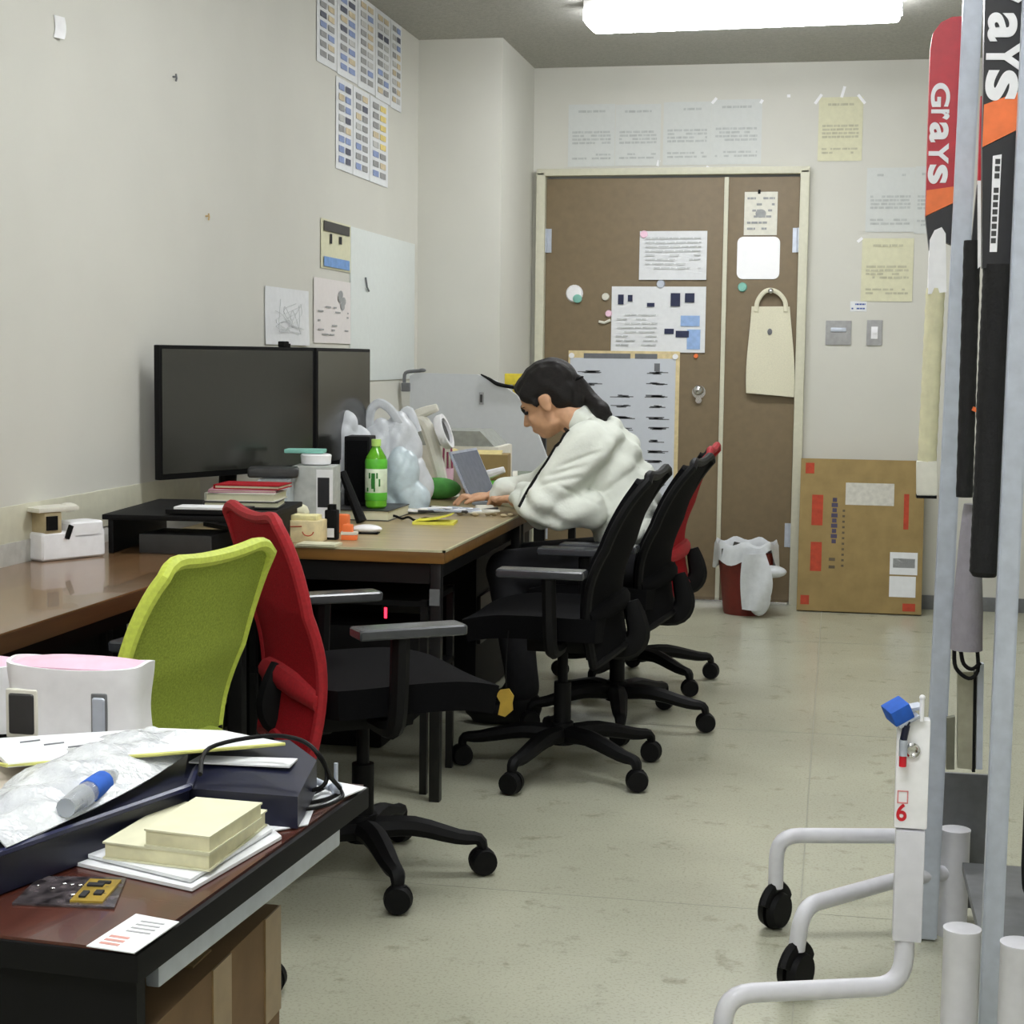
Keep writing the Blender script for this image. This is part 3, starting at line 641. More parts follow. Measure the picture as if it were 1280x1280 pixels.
# ------------------------------------------------------------------ monitor on its riser, pencil sharpener
t = thing('monitor_riser', 'black low riser under the big monitor on the worktop', 'monitor stand', (-1.67, 4.17, .706), R(6))
bm = B(); box(bm, (.42, .48, .014), (0, 0, .095), bev=.004); obj('shelf_board', bm, M_black, t)
for x in (-.19, .19):
    bm = B(); box(bm, (.014, .46, .09), (x, 0, .045), bev=.003); obj('side_leg', bm, M_black, t)
bm = B(); box(bm, (.2, .16, .05), (.03, 0, .026), bev=.004); one('black_box', bm, M_darkgrey, 'dark grey flat box under the monitor riser', 'box').location = (-1.67, 4.03, .706)
def monitor(lab, L0, R0, z0, zb, zt, clip=None, foot=.30):
    dx = (R0-L0); wT = dx.length; c = (L0+R0)/2; angT = math.atan2(dx.y, dx.x)
    t = thing('monitor', lab, 'monitor', (c.x, c.y, z0), angT, 'pair of dark monitors'); zb -= z0; zt -= z0
    bm = B(); box(bm, (wT, .022, zt-zb), (0, 0, (zt+zb)/2), bev=.004); box(bm, (wT*.6, .03, .22), (0, .024, (zt+zb)/2-.02), bev=.01); obj('casing', bm, M_black, t)
    bm = B(); box(bm, (wT-.018, .002, zt-zb-.028), (0, -.0122, (zt+zb)/2+.003)); obj('screen', bm, M_screen, t)
    bm = B(); tube(bm, [(0, .05, .012), (0, .05, .06), (0, .035, zb+.15)], .022, 10, 1.4); obj('neck', bm, M_black, t)
    bm = B(); sheet(bm, lambda u, v: Vector(((u-.5)*(foot-.1*v), -.06+.16*v, .007)), 8, 8, .012); obj('foot', bm, M_black, t)
    if clip is not None:
        bm = B(); box(bm, (.026, .024, .018), (clip, 0, zt+.009), bev=.004); box(bm, (.010, .02, .03), (clip+.016, 0, zt-.004)); obj('clip_camera', bm, M_black, t)
monitor('large dark monitor standing on the black riser in the corner', Vector((-1.90, 4.37, 0)), Vector((onY(391, 500, 4.98).x-.003, 4.975, 0)), .7015, .862, 1.247, .20, .2)
monitor('dark monitor adjoining the larger one, partly behind the white bags', Vector((onY(391, 500, 4.98).x, 4.985, 0)), Vector((onY(459, 480, 5.52).x, 5.52, 0)), .7015, .862, 1.247, None, .2)
p = onZ(38, 700, .706)
t = thing('pencil_sharpener', 'white desktop crank sharpener standing on the brown worktop', 'pencil sharpener', (-1.90, 3.80, .706), R(62))
bm = B(); box(bm, (.19, .075, .07), (0, 0, .036), bev=.012, seg=3); box(bm, (.10, .075, .05), (.04, 0, .068), bev=.012, seg=3); obj('body', bm, M_white, t)
bm = B(); box(bm, (.05, .07, .055), (-.06, 0, .095), bev=.006); obj('shaving_window', bm, M_tan, t); bm = B(); box(bm, (.03, .01, .035), (-.066, -.036, .095)); obj('dark_slot', bm, M_black, t)
bm = B(); box(bm, (.12, .078, .012), (-.045, 0, .128), bev=.005); ball(bm, (.01, 0, .128), (.02, .03, .012)); obj('lid', bm, M_offwhite, t)
bm = B(); box(bm, (.012, .006, .035), (-.018, -.04, .07), (0, .4, 0)); obj('catch', bm, M_black, t)

def lx(px, Y, py): q = onY(px, py, Y); return (q.x, q.y, q.z)
# ------------------------------------------------------------------ clutter on the cluttered desk   (desk top z = .701)
T = .7015
def B2(*a, **k): return box(B(), *a, **k)
def place(o, x, y, z=T, rz=0): o.location = (x, y, z); o.rotation_euler = (0, 0, rz); return o
# papers and books on the riser, left of desk
RZ = .811
bm = B(); box(bm, (.20, .14, .012), (0, 0, .006), bev=.002); place(one('tablet', bm, M_black, 'black tablet lying on the riser in front of the monitor', 'tablet'), -1.60, 4.02, RZ, .1)
bm = B(); box(bm, (.15, .08, .006), (0, 0, .003), bev=.001); place(one('white_slip', bm, M_paper, 'white paper slip on the black tablet', 'paper'), -1.60, 3.99, RZ+.0125, .1)
def book(lab, size, x, y, z, rz, cover, cat='book', name='book'):
    t = thing(name, lab, cat, (x, y, z), rz, None); sx, sy, sz = size
    bm = B(); box(bm, (sx, sy, .003), (0, 0, .0015)); box(bm, (sx, sy, .003), (0, 0, sz-.0015)); box(bm, (.003, sy, sz), (-sx/2, 0, sz/2)); obj('cover', bm, cover, t)
    bm = B(); box(bm, (sx-.006, sy-.006, sz-.006), (0, 0, sz/2)); obj('pages', bm, M_papercream, t); return t
book('thick dark book at the bottom of the pile on the black riser', (.20, .15, .018), -1.58, 4.22, RZ, .2, M_darkgrey)
book('white covered book in the pile under the red one', (.19, .15, .022), -1.575, 4.22, RZ+.0185, .1, M_offwhite)
book('pinkish booklet in the pile under the red book', (.18, .14, .008), -1.58, 4.22, RZ+.041, .25, mat('dusty_pink', (186, 140, 150), .6))
book('red covered book on top of the pile on the black riser', (.18, .13, .012), -1.56, 4.23, RZ+.0495, .05, M_red)
t = thing('tissue_bundle', 'crumpled cream tissue beside the small cream carton', 'tissue', (XP(362, 4.5), 4.5, T))
bm = B(); rnd = random.Random(2)
for i in range(7): ball(bm, (rnd.uniform(-.05, .05), rnd.uniform(-.03, .03), .03+rnd.uniform(0, .04)), (rnd.uniform(.02, .035), .025, rnd.uniform(.015, .03)), Euler((rnd.random(), rnd.random(), 0)).to_matrix(), 8, 6)
obj('tissue', bm, M_papercream, t)
t = thing('clear_container', 'cloudy clear plastic container left of the grey box', 'container', (XP(346, 4.62), 4.62, T), .1)
bm = B(); box(bm, (.085, .09, .145), (0, 0, .0725), bev=.01); obj('body', bm, mat('cloudy_plastic', (176, 186, 190), .3, var=.1, scale=12), t); bm = B(); box(bm, (.092, .097, .012), (0, 0, .15), bev=.004); obj('lid', bm, M_clear, t)
t = thing('grey_box', 'light grey upright box with a dark window on the cluttered desk', 'box', (XP(395, 4.76), 4.76, T), .12)
bm = B(); box(bm, (.13, .12, .188), (0, 0, .094), bev=.004); obj('body', bm, mat('light_grey_card', (178, 182, 178), .6), t)
bm = B(); box(bm, (.036, .003, .09), (.035, -.061, .11), bev=.001); obj('dark_window', bm, M_ink, t)
bm = B(); box(bm, (.05, .002, .17), (.038, -.0605, .094)); obj('white_label', bm, M_paper, t)
place(one('dark_pouch', B2((.15, .1, .03), (0, 0, .015), bev=.013, seg=3), M_darkgrey, 'dark soft pouch lying on the clear container', 'pouch'), XP(342, 4.64), 4.64, T+.158, .3)
place(one('white_tub', lathe(B(), [(.03, 0), (.038, .004), (.04, .03), (.036, .034)], seg=20, sx=1.2), M_white, 'low white tub on top of the grey box', 'tub'), XP(395, 4.76), 4.76, T+.189)
place(one('teal_case', B2((.12, .07, .012), (0, 0, .006), bev=.004), M_teal, 'pale green flat case on the white tub', 'case'), XP(382, 4.77), 4.77, T+.2245, .15)
t = thing('small_carton', 'small cream carton with a curved smile print, front left of the desk', 'box', (XP(382, 4.37), 4.37, T), .05)
bm = B(); box(bm, (.105, .08, .062), (0, 0, .031), bev=.006); obj('body', bm, mat('cream_card', (228, 212, 166), .6), t)
bm = B(); box(bm, (.08, .06, .014), (.0, 0, .069), bev=.005); obj('lid', bm, mat('pale_yellow', (236, 228, 170), .6), t)
bm = B(); tube(bm, [(.018+.016*math.cos(a), -.041, .034-.014*math.sin(a)) for a in [R(10+16*i) for i in range(11)]], .0016, 5); tube(bm, [(-.05, -.041, .044), (.0, -.041, .046)], .0015, 5); obj('smile_print', bm, M_inkred, t)
t = thing('cream_pad', 'pale cream note pad overhanging the desk front edge', 'note pad', (XP(402, 4.31), 4.31, T), 0)
bm = B(); box(bm, (.11, .07, .006), (0, -.02, .0032)); obj('pad', bm, M_papercream, t)
t = thing('black_bottle', 'small black bottle with white label at the desk front', 'bottle', (XP(415, 4.44), 4.44, T), 0)
bm = B(); box(bm, (.036, .03, .085), (0, 0, .0425), bev=.006); obj('body', bm, M_black, t); bm = B(); cyl(bm, (0, 0, .084), (0, 0, .1), .013); obj('cap', bm, M_black, t); bm = B(); box(bm, (.022, .001, .026), (0, -.0155, .02)); obj('white_label', bm, M_paper, t)
t = thing('orange_pack', 'orange and white glue pack beside the black bottle', 'packet', (XP(437, 4.44), 4.44, T), .15)
bm = B(); box(bm, (.045, .03, .016), (0, 0, .008), bev=.004); box(bm, (.03, .025, .03), (-.004, 0, .03), bev=.008); obj('pack', bm, M_orange, t); bm = B(); box(bm, (.046, .031, .008), (0, 0, .02)); obj('white_band', bm, M_offwhite, t)
place(one('orange_tin', B2((.05, .04, .055), (0, 0, .0275), bev=.01), M_orange, 'orange packet standing behind the black bottle', 'packet'), XP(426, 4.62), 4.62, T)
t = thing('white_mouse', 'white capsule shaped case lying near the orange pack', 'case', (XP(459, 4.62), 4.62, T), .1); bm = B(); ball(bm, (0, 0, .014), (.045, .026, .013)); obj('body', bm, M_white, t); bm = B(); box(bm, (.07, .045, .003), (0, 0, .0017)); obj('base', bm, M_black, t)
# yellow sticky stack
p = onZ(542, 655, T)
t = thing('sticky_notes', 'yellow sticky note block on the bare desk', 'sticky notes', (p.x, p.y+.02, T), .1)
bm = B(); box(bm, (.13, .1, .008), (0, 0, .004)); obj('block', bm, M_stickyellow, t); bm = B(); sheet(bm, lambda u, v: Vector(((u-.5)*.11, (v-.5)*.08, .011+.02*u*u)), 6, 3, .002); obj('top_note', bm, mat('bright_yellow_note', (232, 226, 70), .8), t)
# tea bottle
p = onZ(470, 634, T)
t = thing('tea_bottle', 'green tea bottle with white and green label on the desk', 'bottle', (XP(470, 5.05), 5.05, T+.036))
bm = B(); lathe(bm, [(.028, 0), (.033, .006), (.033, .05), (.030, .055), (.033, .062), (.033, .15), (.030, .165), (.016, .190), (.0125, .196), (.0125, .2)], seg=24, sx=1.05); obj('body', bm, M_bottle, t)
bm = B(); cyl(bm, (0, 0, .198), (0, 0, .22), .0155, seg=20); obj('cap', bm, mat('pale_green_cap', (186, 226, 120), .4), t)
bm = B(); lathe(bm, [(.0338, .05), (.0342, .051), (.0342, .125), (.0338, .126)], seg=24, sx=1.05); obj('label', bm, mat('white_green_label', (226, 240, 214), .4), t)
bm = B()
for i in range(6): a = R(-90+(i-2.5)*13); box(bm, (.005, .002, .012+.006*(i % 3)), (.0362*math.cos(a), .0348*math.sin(a), .06+.045*((i*2) % 3)/2), (0, 0, a+R(90)))
box(bm, (.012, .002, .05), (0, -.0345, .088)); obj('label_lettering', bm, mat('deep_green', (40, 120, 40), .5), t)
bm = B(); lathe(bm, [(.0336, .126), (.0344, .13), (.0344, .15), (.032, .158)], seg=24, sx=1.05); obj('green_band', bm, M_greenp, t); bm = B(); lathe(bm, [(.0336, .025), (.0344, .027), (.0344, .05), (.0336, .05)], seg=24, sx=1.05); obj('green_band', bm, M_greenp, t)
book('low stack of magazines under the tea bottle and speaker', (.2, .26, .034), XP(462, 5.11), 5.11, T, .0, M_darkgrey, 'magazines', 'magazine_stack')
# black speaker
t = thing('speaker', 'tall black speaker behind the tea bottle', 'speaker', (XP(450, 5.16), 5.16, T+.036), .1)
bm = B(); box(bm, (.085, .11, .225), (0, 0, .1125), bev=.006); obj('casing', bm, M_black, t); bm = B(); box(bm, (.07, .004, .2), (0, -.056, .112), bev=.002); obj('grille', bm, M_blackfab, t)
bm = B(); tube(bm, [lx(428, 4.93, 590), lx(452, 4.90, 652)], [.012, .017], 10); one('black_tube', bm, M_black, 'black torch leaning against the grey box and speaker', 'torch')
bm = B()
for i in range(6): box(bm, (.006, .006, .06+.01*(i % 3)), (.012*(i-2.5), .006*(i % 2), .09+.01*(i % 3)), (0, .1*(i-2.5), 0))
t = thing('pen_cup', 'dark cup of pens and markers behind the grey box', 'pen cup', (XP(414, 4.96), 4.96, T)); obj('pens', bm, M_inkmid, t); bm = B(); lathe(bm, [(.028, 0), (.032, .09), (.029, .09), (.027, .004)], seg=18); obj('cup', bm, M_darkgrey, t)
# plastic bags
def pbag(lab, loc, rx, ry, hz, seed, handles=True, m_=None):
    t = thing('plastic_bag', lab, 'bag', loc, 0, 'white plastic bags behind the bottle'); rnd = random.Random(seed); ph = [rnd.random()*6 for _ in range(6)]
    def f(u, v):
        a = u*2*math.pi; r = math.sin(min(1, v*1.08+.12)*math.pi*.93)**.55*(1-.45*v*v)
        wv = 1+.10*math.sin(3*a+ph[0]+3*v)+.07*math.sin(7*a+ph[1])*v+.05*math.sin(11*a+ph[2]+5*v)
        return Vector((rx*r*wv*math.cos(a), ry*r*wv*math.sin(a), hz*(.02+v*(.86+.14*math.sin(2*a+ph[3])))))
    bm = B(); sheet(bm, f, 48, 16, .003); obj('bag_body', bm, m_ or M_bag, t)
    if handles:
        for k_, (x0, x1) in enumerate(((-.5, -.05), (.1, .6))):
            bm = B(); tube(bm, [(x0*rx, 0, hz*.72), ((x0*.7+x1*.3)*rx, 0, hz*1.0), ((x0+x1)/2*rx, .01, hz*1.13), ((x0*.3+x1*.7)*rx, 0, hz*1.02), (x1*rx, 0, hz*.72)], .008, 8, 2.0, smooth=4); obj('handle', bm, m_ or M_bag, t)
def bag2(lab, lumps, loops, seed, m_=None):
    c = Vector((lumps[0][0], lumps[0][1], T)); t = thing('plastic_bag', lab, 'bag', c, 0, 'white plastic bags behind the bottle')
    bm = blob([('e', Vector(l[:3])-c, l[3:6], Euler((0, l[6] if len(l) > 6 else 0, 0)).to_matrix()) for l in lumps], .006, 3); rnd = random.Random(seed)
    ph = [rnd.random()*6 for _ in range(4)]
    for v in bm.verts:
        a = v.co; n = .006*abs(math.sin(a.x*46+a.z*12+ph[0]+1.5*math.sin(a.z*22)))+.003*math.sin(a.x*24-a.z*34+a.y*30+ph[1])+.004*abs(math.sin(a.z*30-a.x*50+ph[2]))
        v.co += v.normal*n; v.co.z = max(v.co.z, .0005)
    obj('bag_body', bm, m_ or M_bag, t, angle=180)
    for lp in loops:
        bm = B(); tube(bm, [Vector(p)-c for p in lp], .009, 8, 1.8, smooth=4); obj('handle', bm, m_ or M_bag, t)
def lx(px, Y, py): q = onY(px, py, Y); return (q.x, q.y, q.z)
bag2('white plastic shopping bag bulging up behind the black speaker', [lx(421, 5.24, 592)+(.042, .04, .15), lx(434, 5.26, 572)+(.045, .045, .15), lx(448, 5.30, 580)+(.05, .05, .13)], [], 1)
bag2('large white plastic bag with looped handles behind the tea bottle', [lx(476, 5.50, 590)+(.075, .07, .18), lx(500, 5.52, 575)+(.07, .07, .16), lx(510, 5.52, 610)+(.08, .08, .12)], [[lx(462, 5.48, 540), lx(463, 5.47, 515), lx(474, 5.47, 504), lx(488, 5.47, 512), lx(500, 5.48, 530)], [lx(500, 5.6, 545), lx(503, 5.6, 520), lx(512, 5.6, 514), lx(522, 5.6, 540)]], 5)
bag2('bluish filled plastic bag right of the tea bottle', [lx(502, 5.30, 600)+(.055, .06, .11), lx(513, 5.30, 625)+(.06, .06, .07), lx(492, 5.30, 628)+(.05, .05, .07)], [], 8, mat('bluish_polythene', (205, 220, 226), .35, trans=.15))
# white desk fan / upright appliance
t = thing('desk_fan', 'slim white curved appliance standing behind the bags', 'desk fan', (XP(536, 5.9), 5.9, T), 0)
bm = B(); tube(bm, [(.06, 0, .02), (.035, 0, .12), (-.01, 0, .26), (-.05, 0, .30), (.03, 0, .335)], [.02, .024, .026, .024, .014], 10, 1.0, smooth=5); obj('stem', bm, M_offwhite, t)
bm = B(); lathe(bm, [(.07, 0), (.075, .008), (.06, .016), (.02, .02)], (.05, 0, 0), seg=24); obj('base', bm, M_offwhite, t)
bm = B(); Mf = Matrix.Translation((.045, -.02, .24)) @ Matrix.Rotation(R(70), 4, 'Y')
lathe(bm, [(.06, 0), (.066, .01), (.066, .03), (.05, .03), (.05, .012), (.02, .01)], seg=24, M=Mf); obj('fan_ring', bm, M_white, t)
bm = B(); lathe(bm, [(.045, .016), (.045, .02)], seg=16, M=Mf); obj('fan_grille', bm, M_darkgrey, t)
# scanner/printer grey top
t = thing('printer', 'low white printer with grey lid behind the laptop', 'printer', (XP(578, 6.46, 560), 6.46, T), 0)
bm = B(); box(bm, (.36, .28, .17), (0, 0, .085), bev=.012); obj('body', bm, M_offwhite, t)
bm = B(); prism(bm, [(-.17, 0), (.16, 0), (.10, .06), (-.15, .06)], .26, AX((1, 0, 0), (0, 0, 1), (0, -1, 0), (0, .13, .17))); obj('lid', bm, mat('lid_grey', (150, 154, 148), .5), t)
# carton, green items
t = thing('cardboard_box', 'small open brown cardboard box behind the laptop', 'box', (XP(609, 6.2, 600), 6.2, T), .1)
bm = B(); box(bm, (.17, .13, .15), (0, 0, .075), bev=.003); obj('body', bm, M_card, t)
bm = B(); box(bm, (.16, .06, .003), (-.02, -.03, .155), (.25, 0, 0)); box(bm, (.06, .12, .003), (-.11, 0, .15), (0, .5, 0)); obj('flap', bm, mat('light_card', (206, 190, 130), .8), t)
place(one('green_pack', B2((.11, .03, .055), (0, 0, .0275), bev=.01), M_greenp, 'bright green packet in front of the cardboard box', 'packet'), XP(605, 6.08, 610), 6.08, T)
bm = B(); ball(bm, (0, 0, .04), (.085, .05, .04)); place(one('green_cloth', bm, M_greend, 'rumpled green pouch left of the laptop', 'pouch'), XP(548, 5.83), 5.83, T)
bm = B(); tube(bm, [(-.05, 0, .02), (0, 0, .03), (.06, 0, .05)], [.012, .018, .012], 8); place(one('white_tube', bm, M_white, 'white squeeze tube lying on the green packet', 'tube'), XP(612, 6.08, 600), 6.08, T+.056)
bm = B()
for i in range(4): tube(bm, [(.02*i-.03, 0, .04), (.012*i-.02, .01*i, .16+.02*(i % 2))], .004, 6)
t = thing('marker_cup', 'cup with pink and dark markers behind the laptop screen', 'pen cup', (XP(556, 6.05), 6.05, T)); obj('markers', bm, mat('magenta', (150, 60, 90), .5), t); bm = B(); lathe(bm, [(.03, 0), (.034, .1), (.031, .1), (.029, .004)], seg=18); obj('cup', bm, M_pink, t)
# glasses / cables tangle in front
t = thing('cable_bundle', 'tangle of pale cables lying left of the laptop', 'cable', (-1.27, 5.28, T)); rnd = random.Random(12)
for k_ in range(4):
    bm = B(); P = [(rnd.uniform(-.10, .10)+.03*i, .05*math.sin(i*1.4+k_), .008+.012*rnd.random()) for i in range(-3, 5)]; tube(bm, P, .0045, 6, smooth=6); obj('cable', bm, [M_white, M_offwhite, M_darkgrey, M_steel][k_], t)
bm = B(); P = [(-.10+.03*i, .03*math.sin(i*1.1), .006+.008*(i % 2)) for i in range(7)]; tube(bm, P, .004, 6, smooth=6); place(one('black_cable', bm, M_black, 'black cable looping below the tea bottle', 'cable'), -1.33, 5.02, T)
place(one('white_remote', B2((.13, .04, .014), (0, 0, .007), bev=.006), M_white, 'white remote lying among the cables', 'remote'), -1.22, 5.36, T, -.3)
place(one('power_adapter', B2((.06, .035, .025), (0, 0, .0125), bev=.006), M_offwhite, 'small pale power adapter left of the laptop', 'adapter'), -1.16, 5.37, T, .4)
bm = B()
for i in range(9): ball(bm, (.04*i*.7+.01*(i % 2), .02*math.sin(i*2.2), .006), (.012, .008, .006), u=8, v=6)
place(one('snack_pieces', bm, M_tan, 'scatter of small brown pieces before the laptop', 'crumbs'), -1.10, 5.25, T)['kind'] = 'stuff'
# laptop
a = Vector((-1.36, 5.62)); b = Vector((-1.085, 5.50)); d = (b-a); ang = math.atan2(d.y, d.x)
t = thing('laptop', 'open silver laptop in front of the seated person', 'laptop', (-1.285, 5.62, T), R(-5))
bm = B(); box(bm, (.22, .31, .014), (.135, .155, .009), bev=.004); obj('base', bm, mat('laptop_silver', (150, 160, 172), .35, metal=.3), t)
bm = B()
for r in range(5):
    for cc in range(12): box(bm, (.018, .019, .003), (.05+.023*r, .035+.0215*cc, .0172), bev=0)
obj('keys', bm, M_darkgrey, t, smooth=False).__setitem__('kind', 'stuff')
bm = B(); box(bm, (.008, .31, .19), (0, .155, .095), bev=.003)
s_ = obj('screen', bm, mat('laptop_lid', (164, 170, 184), .35, metal=.2), t); s_.location = (.02, 0, .014); s_.rotation_euler = (0, R(-25), 0)
bm = B(); box(bm, (.001, .29, .165), (.0047, .155, .097)); obj('display', bm, mat('display_dim', (92, 100, 120), .2), s_)
# hair coloured calculator card right: pale device
t = thing('desk_scanner', 'pale desk telephone with grey display by the person', 'telephone', (XP(662, 6.05, 590), 6.05, T), .2)
bm = B(); box(bm, (.13, .15, .05), (0, 0, .04), (R(25), 0, 0), bev=.008); obj('body', bm, M_offwhite, t); bm = B(); box(bm, (.09, .04, .004), (0, .03, .083), (R(25), 0, 0)); obj('display', bm, mat('lcd_grey', (120, 128, 112), .4), t)

# white folding panel behind, with a slot handle, resting on floor
Yp = 7.2
t = thing('folded_table', 'white folded table top standing upright behind the desks', 'folding table', (0, 0, 0))
a = onY(512, 466, Yp); pts = []
px = [(513, 640), (512, 470), (520, 466), (596, 468), (620, 476), (646, 494), (668, 530), (690, 590), (700, 640)]
poly = [(onY(x, y, Yp).x, onY(x, y, Yp).z) for x, y in px]; poly = [(poly[0][0], .66)]+poly[1:-1]+[(poly[-1][0], .66)]
bm = B(); prism(bm, poly[::-1], .028, AX((1, 0, 0), (0, 0, 1), (0, 1, 0), (0, Yp, 0))); obj('table_top', bm, mat('panel_white', (205, 208, 210), .4, var=.01), t)
q = onY(602, 498, Yp); bm = B(); box(bm, (.022, .006, .055), (q.x, Yp-.003, q.z), bev=.004); obj('slot_frame', bm, M_trash, t); bm = B(); box(bm, (.01, .004, .035), (q.x, Yp-.007, q.z)); obj('slot', bm, M_darkgrey, t)
bm = B()
for x in (poly[0][0]+.1, poly[-1][0]-.1): box(bm, (.05, .5, .03), (x, Yp+.02, .08)); box(bm, (.05, .03, .9), (x, Yp+.044, .5)); cyl(bm, (x-.01, Yp-.2, .035), (x+.01, Yp-.2, .035), .035); cyl(bm, (x-.01, Yp+.24, .035), (x+.01, Yp+.24, .035), .035); cyl(bm, (x, Yp-.2, .05), (x, Yp-.2, .08), .008); cyl(bm, (x, Yp+.24, .05), (x, Yp+.24, .08), .008)
obj('wheeled_foot', bm, M_blackmetal, t)
bm = B(); P = [onY(601, 468, Yp-.01), onY(612, 474, Yp-.01), onY(622, 480, Yp-.01), onY(640, 484, Yp-.01), onY(660, 488, Yp-.01)]; tube(bm, P, [.003, .007, .009, .008, .004], 8, smooth=4); obj('black_edge_strip', bm, M_black, t)
q = onY(640, 474, Yp+.03); bm = B(); box(bm, (.10, .05, .05), (q.x+.01, Yp+.08, q.z), bev=.006); 
box(bm, (.04, .04, q.z-.02), (q.x+.01, Yp+.12, (q.z-.02)/2+.0)); one('yellow_box', bm, M_yellow, 'yellow box on a stand showing behind the person\'s forehead', 'box')
t = thing('clamp_lamp', 'small grey clamp arm at the left corner of the folded table', 'clamp', (onY(505, 470, Yp).x, Yp+.01, 1.10))
P0 = onY(503, 478, Yp); bm = B(); tube(bm, [(0, 0, -.02), (0, 0, .04), (.02, 0, .055), (.08, -.01, .06)], .008, 8, smooth=3); box(bm, (.04, .05, .04), (.01, 0, -.015), bev=.005); ball(bm, (.085, -.01, .062), (.018, .012, .009)); obj('arm', bm, M_steeld, t)

# ------------------------------------------------------------------ the seated person
PY = 5.37
per = thing('person', 'seated person in white jacket with dark ponytail, leaning over a laptop', 'person', (-.66, PY, 0))
OFF = Vector((-.66, PY, 0))
def W(x, y, z): return Vector((x, y, z))-OFF
HC = Vector((-.945, PY, 1.082)); HR = (Matrix.Rotation(R(180-6), 3, 'Z') @ Matrix.Rotation(R(30), 3, 'Y'))   # head looks along local +x
def hd(x, y, z): return HC + HR @ Vector((x, y, z)) - OFF
def sc(v, k=1.04): return tuple(a*k for a in v)
prims = [('e', hd(-.012, 0, .03), (.098, .078, .09), HR), ('e', hd(.032, 0, -.035), (.062, .058, .075), HR), ('e', hd(.05, 0, -.085), (.034, .032, .026), HR), ('e', hd(.01, 0, -.075), (.06, .05, .028), HR),
         ('c', hd(.088, 0, .0), hd(.106, 0, -.032), .007, .011), ('e', hd(.096, 0, -.034), (.012, .016, .009), HR), ('e', hd(.086, 0, -.062), (.012, .022, .006), HR), ('e', hd(.082, 0, -.072), (.012, .018, .006), HR),
         ('e', hd(.072, 0, .022), (.02, .05, .01), HR)]
for s in (-1, 1):
    prims += [('e', hd(-.006, s*.079, -.012), (.019, .007, .031), HR), ('e', hd(-.014, s*.082, -.004), (.013, .008, .02), HR), ('e', hd(.058, s*.032, -.035), (.026, .022, .026), HR)]
neck0 = hd(-.03, 0, -.06)
sh = {-1: W(-.785, PY-.165, .935), 1: W(-.795, PY+.165, .935)}
el = {-1: W(-.925, PY-.215, .738), 1: W(-.99, PY+.21, .765)}
wr = {-1: W(-1.05, PY-.03, .75), 1: W(-1.16, PY+.14, .745)}
hipc = W(-.66, PY, .57)
prims += [('c', neck0, W(-.80, PY, .975), .052, .06), ('e', W(-.76, PY, .86), (.08, .13, .13)), ('c', W(-.71, PY-.03, .72), hipc, .09, .10), ('c', W(-.71, PY+.03, .72), hipc, .09, .10)]
knee = {-1: W(-1.06, PY-.10, .52), 1: W(-1.06, PY+.10, .52)}; ank = {-1: W(-1.00, PY-.10, .10), 1: W(-1.05, PY+.10, .10)}
for s in (-1, 1):
    prims += [('c', W(-.80, PY, .945), sh[s], .045, .045), ('c', sh[s], el[s], .048, .038), ('c', el[s], wr[s], .037, .024)]
    prims += [('c', W(-.64, PY+s*.085, .54), knee[s], .08, .055), ('c', knee[s], ank[s], .052, .036), ('c', ank[s], ank[s]+Vector((-.06, 0, -.05)), .034, .026)]
    # hand: palm + 5 fingers curled on the keys
    w0 = wr[s]; f = (Vector((-.72, .68, -.1)) if s < 0 else Vector((-.98, -.12, -.1))).normalized(); side = Vector((0, 0, 1)).cross(f).normalized()
    pc = w0+f*.045+Vector((0, 0, .004)); prims += [('e', pc, (.042, .036, .014), Matrix((f, side, f.cross(side))).transposed())]
    for k_, (o_, L_) in enumerate(((-.027, .062), (-.009, .072), (.009, .068), (.026, .054))):
        b0 = w0+f*.072+side*o_; m1 = b0+f*L_*.5+Vector((0, 0, .01)); e1 = m1+f*L_*.42+Vector((0, 0, -.026)); prims += [('c', b0, m1, .0092, .0085), ('c', m1, e1, .0085, .0068)]
    th0 = w0+f*.03+side*(-s*-.03); th1 = th0+f*.03+side*(s*.02); th2 = th1+f*.03+Vector((0, 0, -.01)); prims += [('c', th0, th1, .011, .0095), ('c', th1, th2, .0095, .008)]
body = blob(prims, .0046, 4)
obj('body', body, M_skin, per, angle=180)
# eyes, brows
for s in (-1, 1):
    bm = B(); ball(bm, hd(.078, s*.031, -.004), (.009, .014, .006), HR); obj('eye', bm, M_ink, per)
    bm = B(); tube(bm, [hd(.089, s*.014, .014), hd(.087, s*.032, .019), hd(.07, s*.05, .015)], [.002, .003, .001], 6); obj('eyebrow', bm, M_hair, per)
    bm = B(); tube(bm, [hd(.087, s*.018, -.002), hd(.086, s*.031, -.0), hd(.076, s*.045, -.004)], .0016, 5); obj('eyelash', bm, M_hair, per)
# hair with ponytail
hp = [('e', hd(-.022, 0, .046), (.106, .087, .088), HR), ('e', hd(-.055, 0, .005), (.065, .078, .075), HR), ('e', hd(.035, 0, .078), (.052, .062, .036), HR), ('c', hd(-.075, 0, -.03), hd(-.04, 0, -.06), .05, .035)]
for s in (-1, 1): hp += [('e', hd(.02, s*.062, .045), (.05, .022, .036), HR), ('e', hd(.025, s*.073, .02), (.012, .008, .03), HR)]
pt = [hd(-.10, 0, .005), hd(-.145, 0, .035)]; base = hd(-.12, 0, .01)
e1 = W(-.80, PY-.02, 1.088); e2 = W(-.762, PY-.04, 1.055); e3 = W(-.752, PY-.05, 1.01)
hp += [('c', hd(-.09, 0, .0), base, .03, .02), ('c', base, e1, .02, .026), ('c', e1, e2, .026, .03), ('c', e2, e3, .03, .010), ('c', e2, e3+Vector((.025, 0, .03)), .026, .006)]
hair = blob(hp, .006, 3)
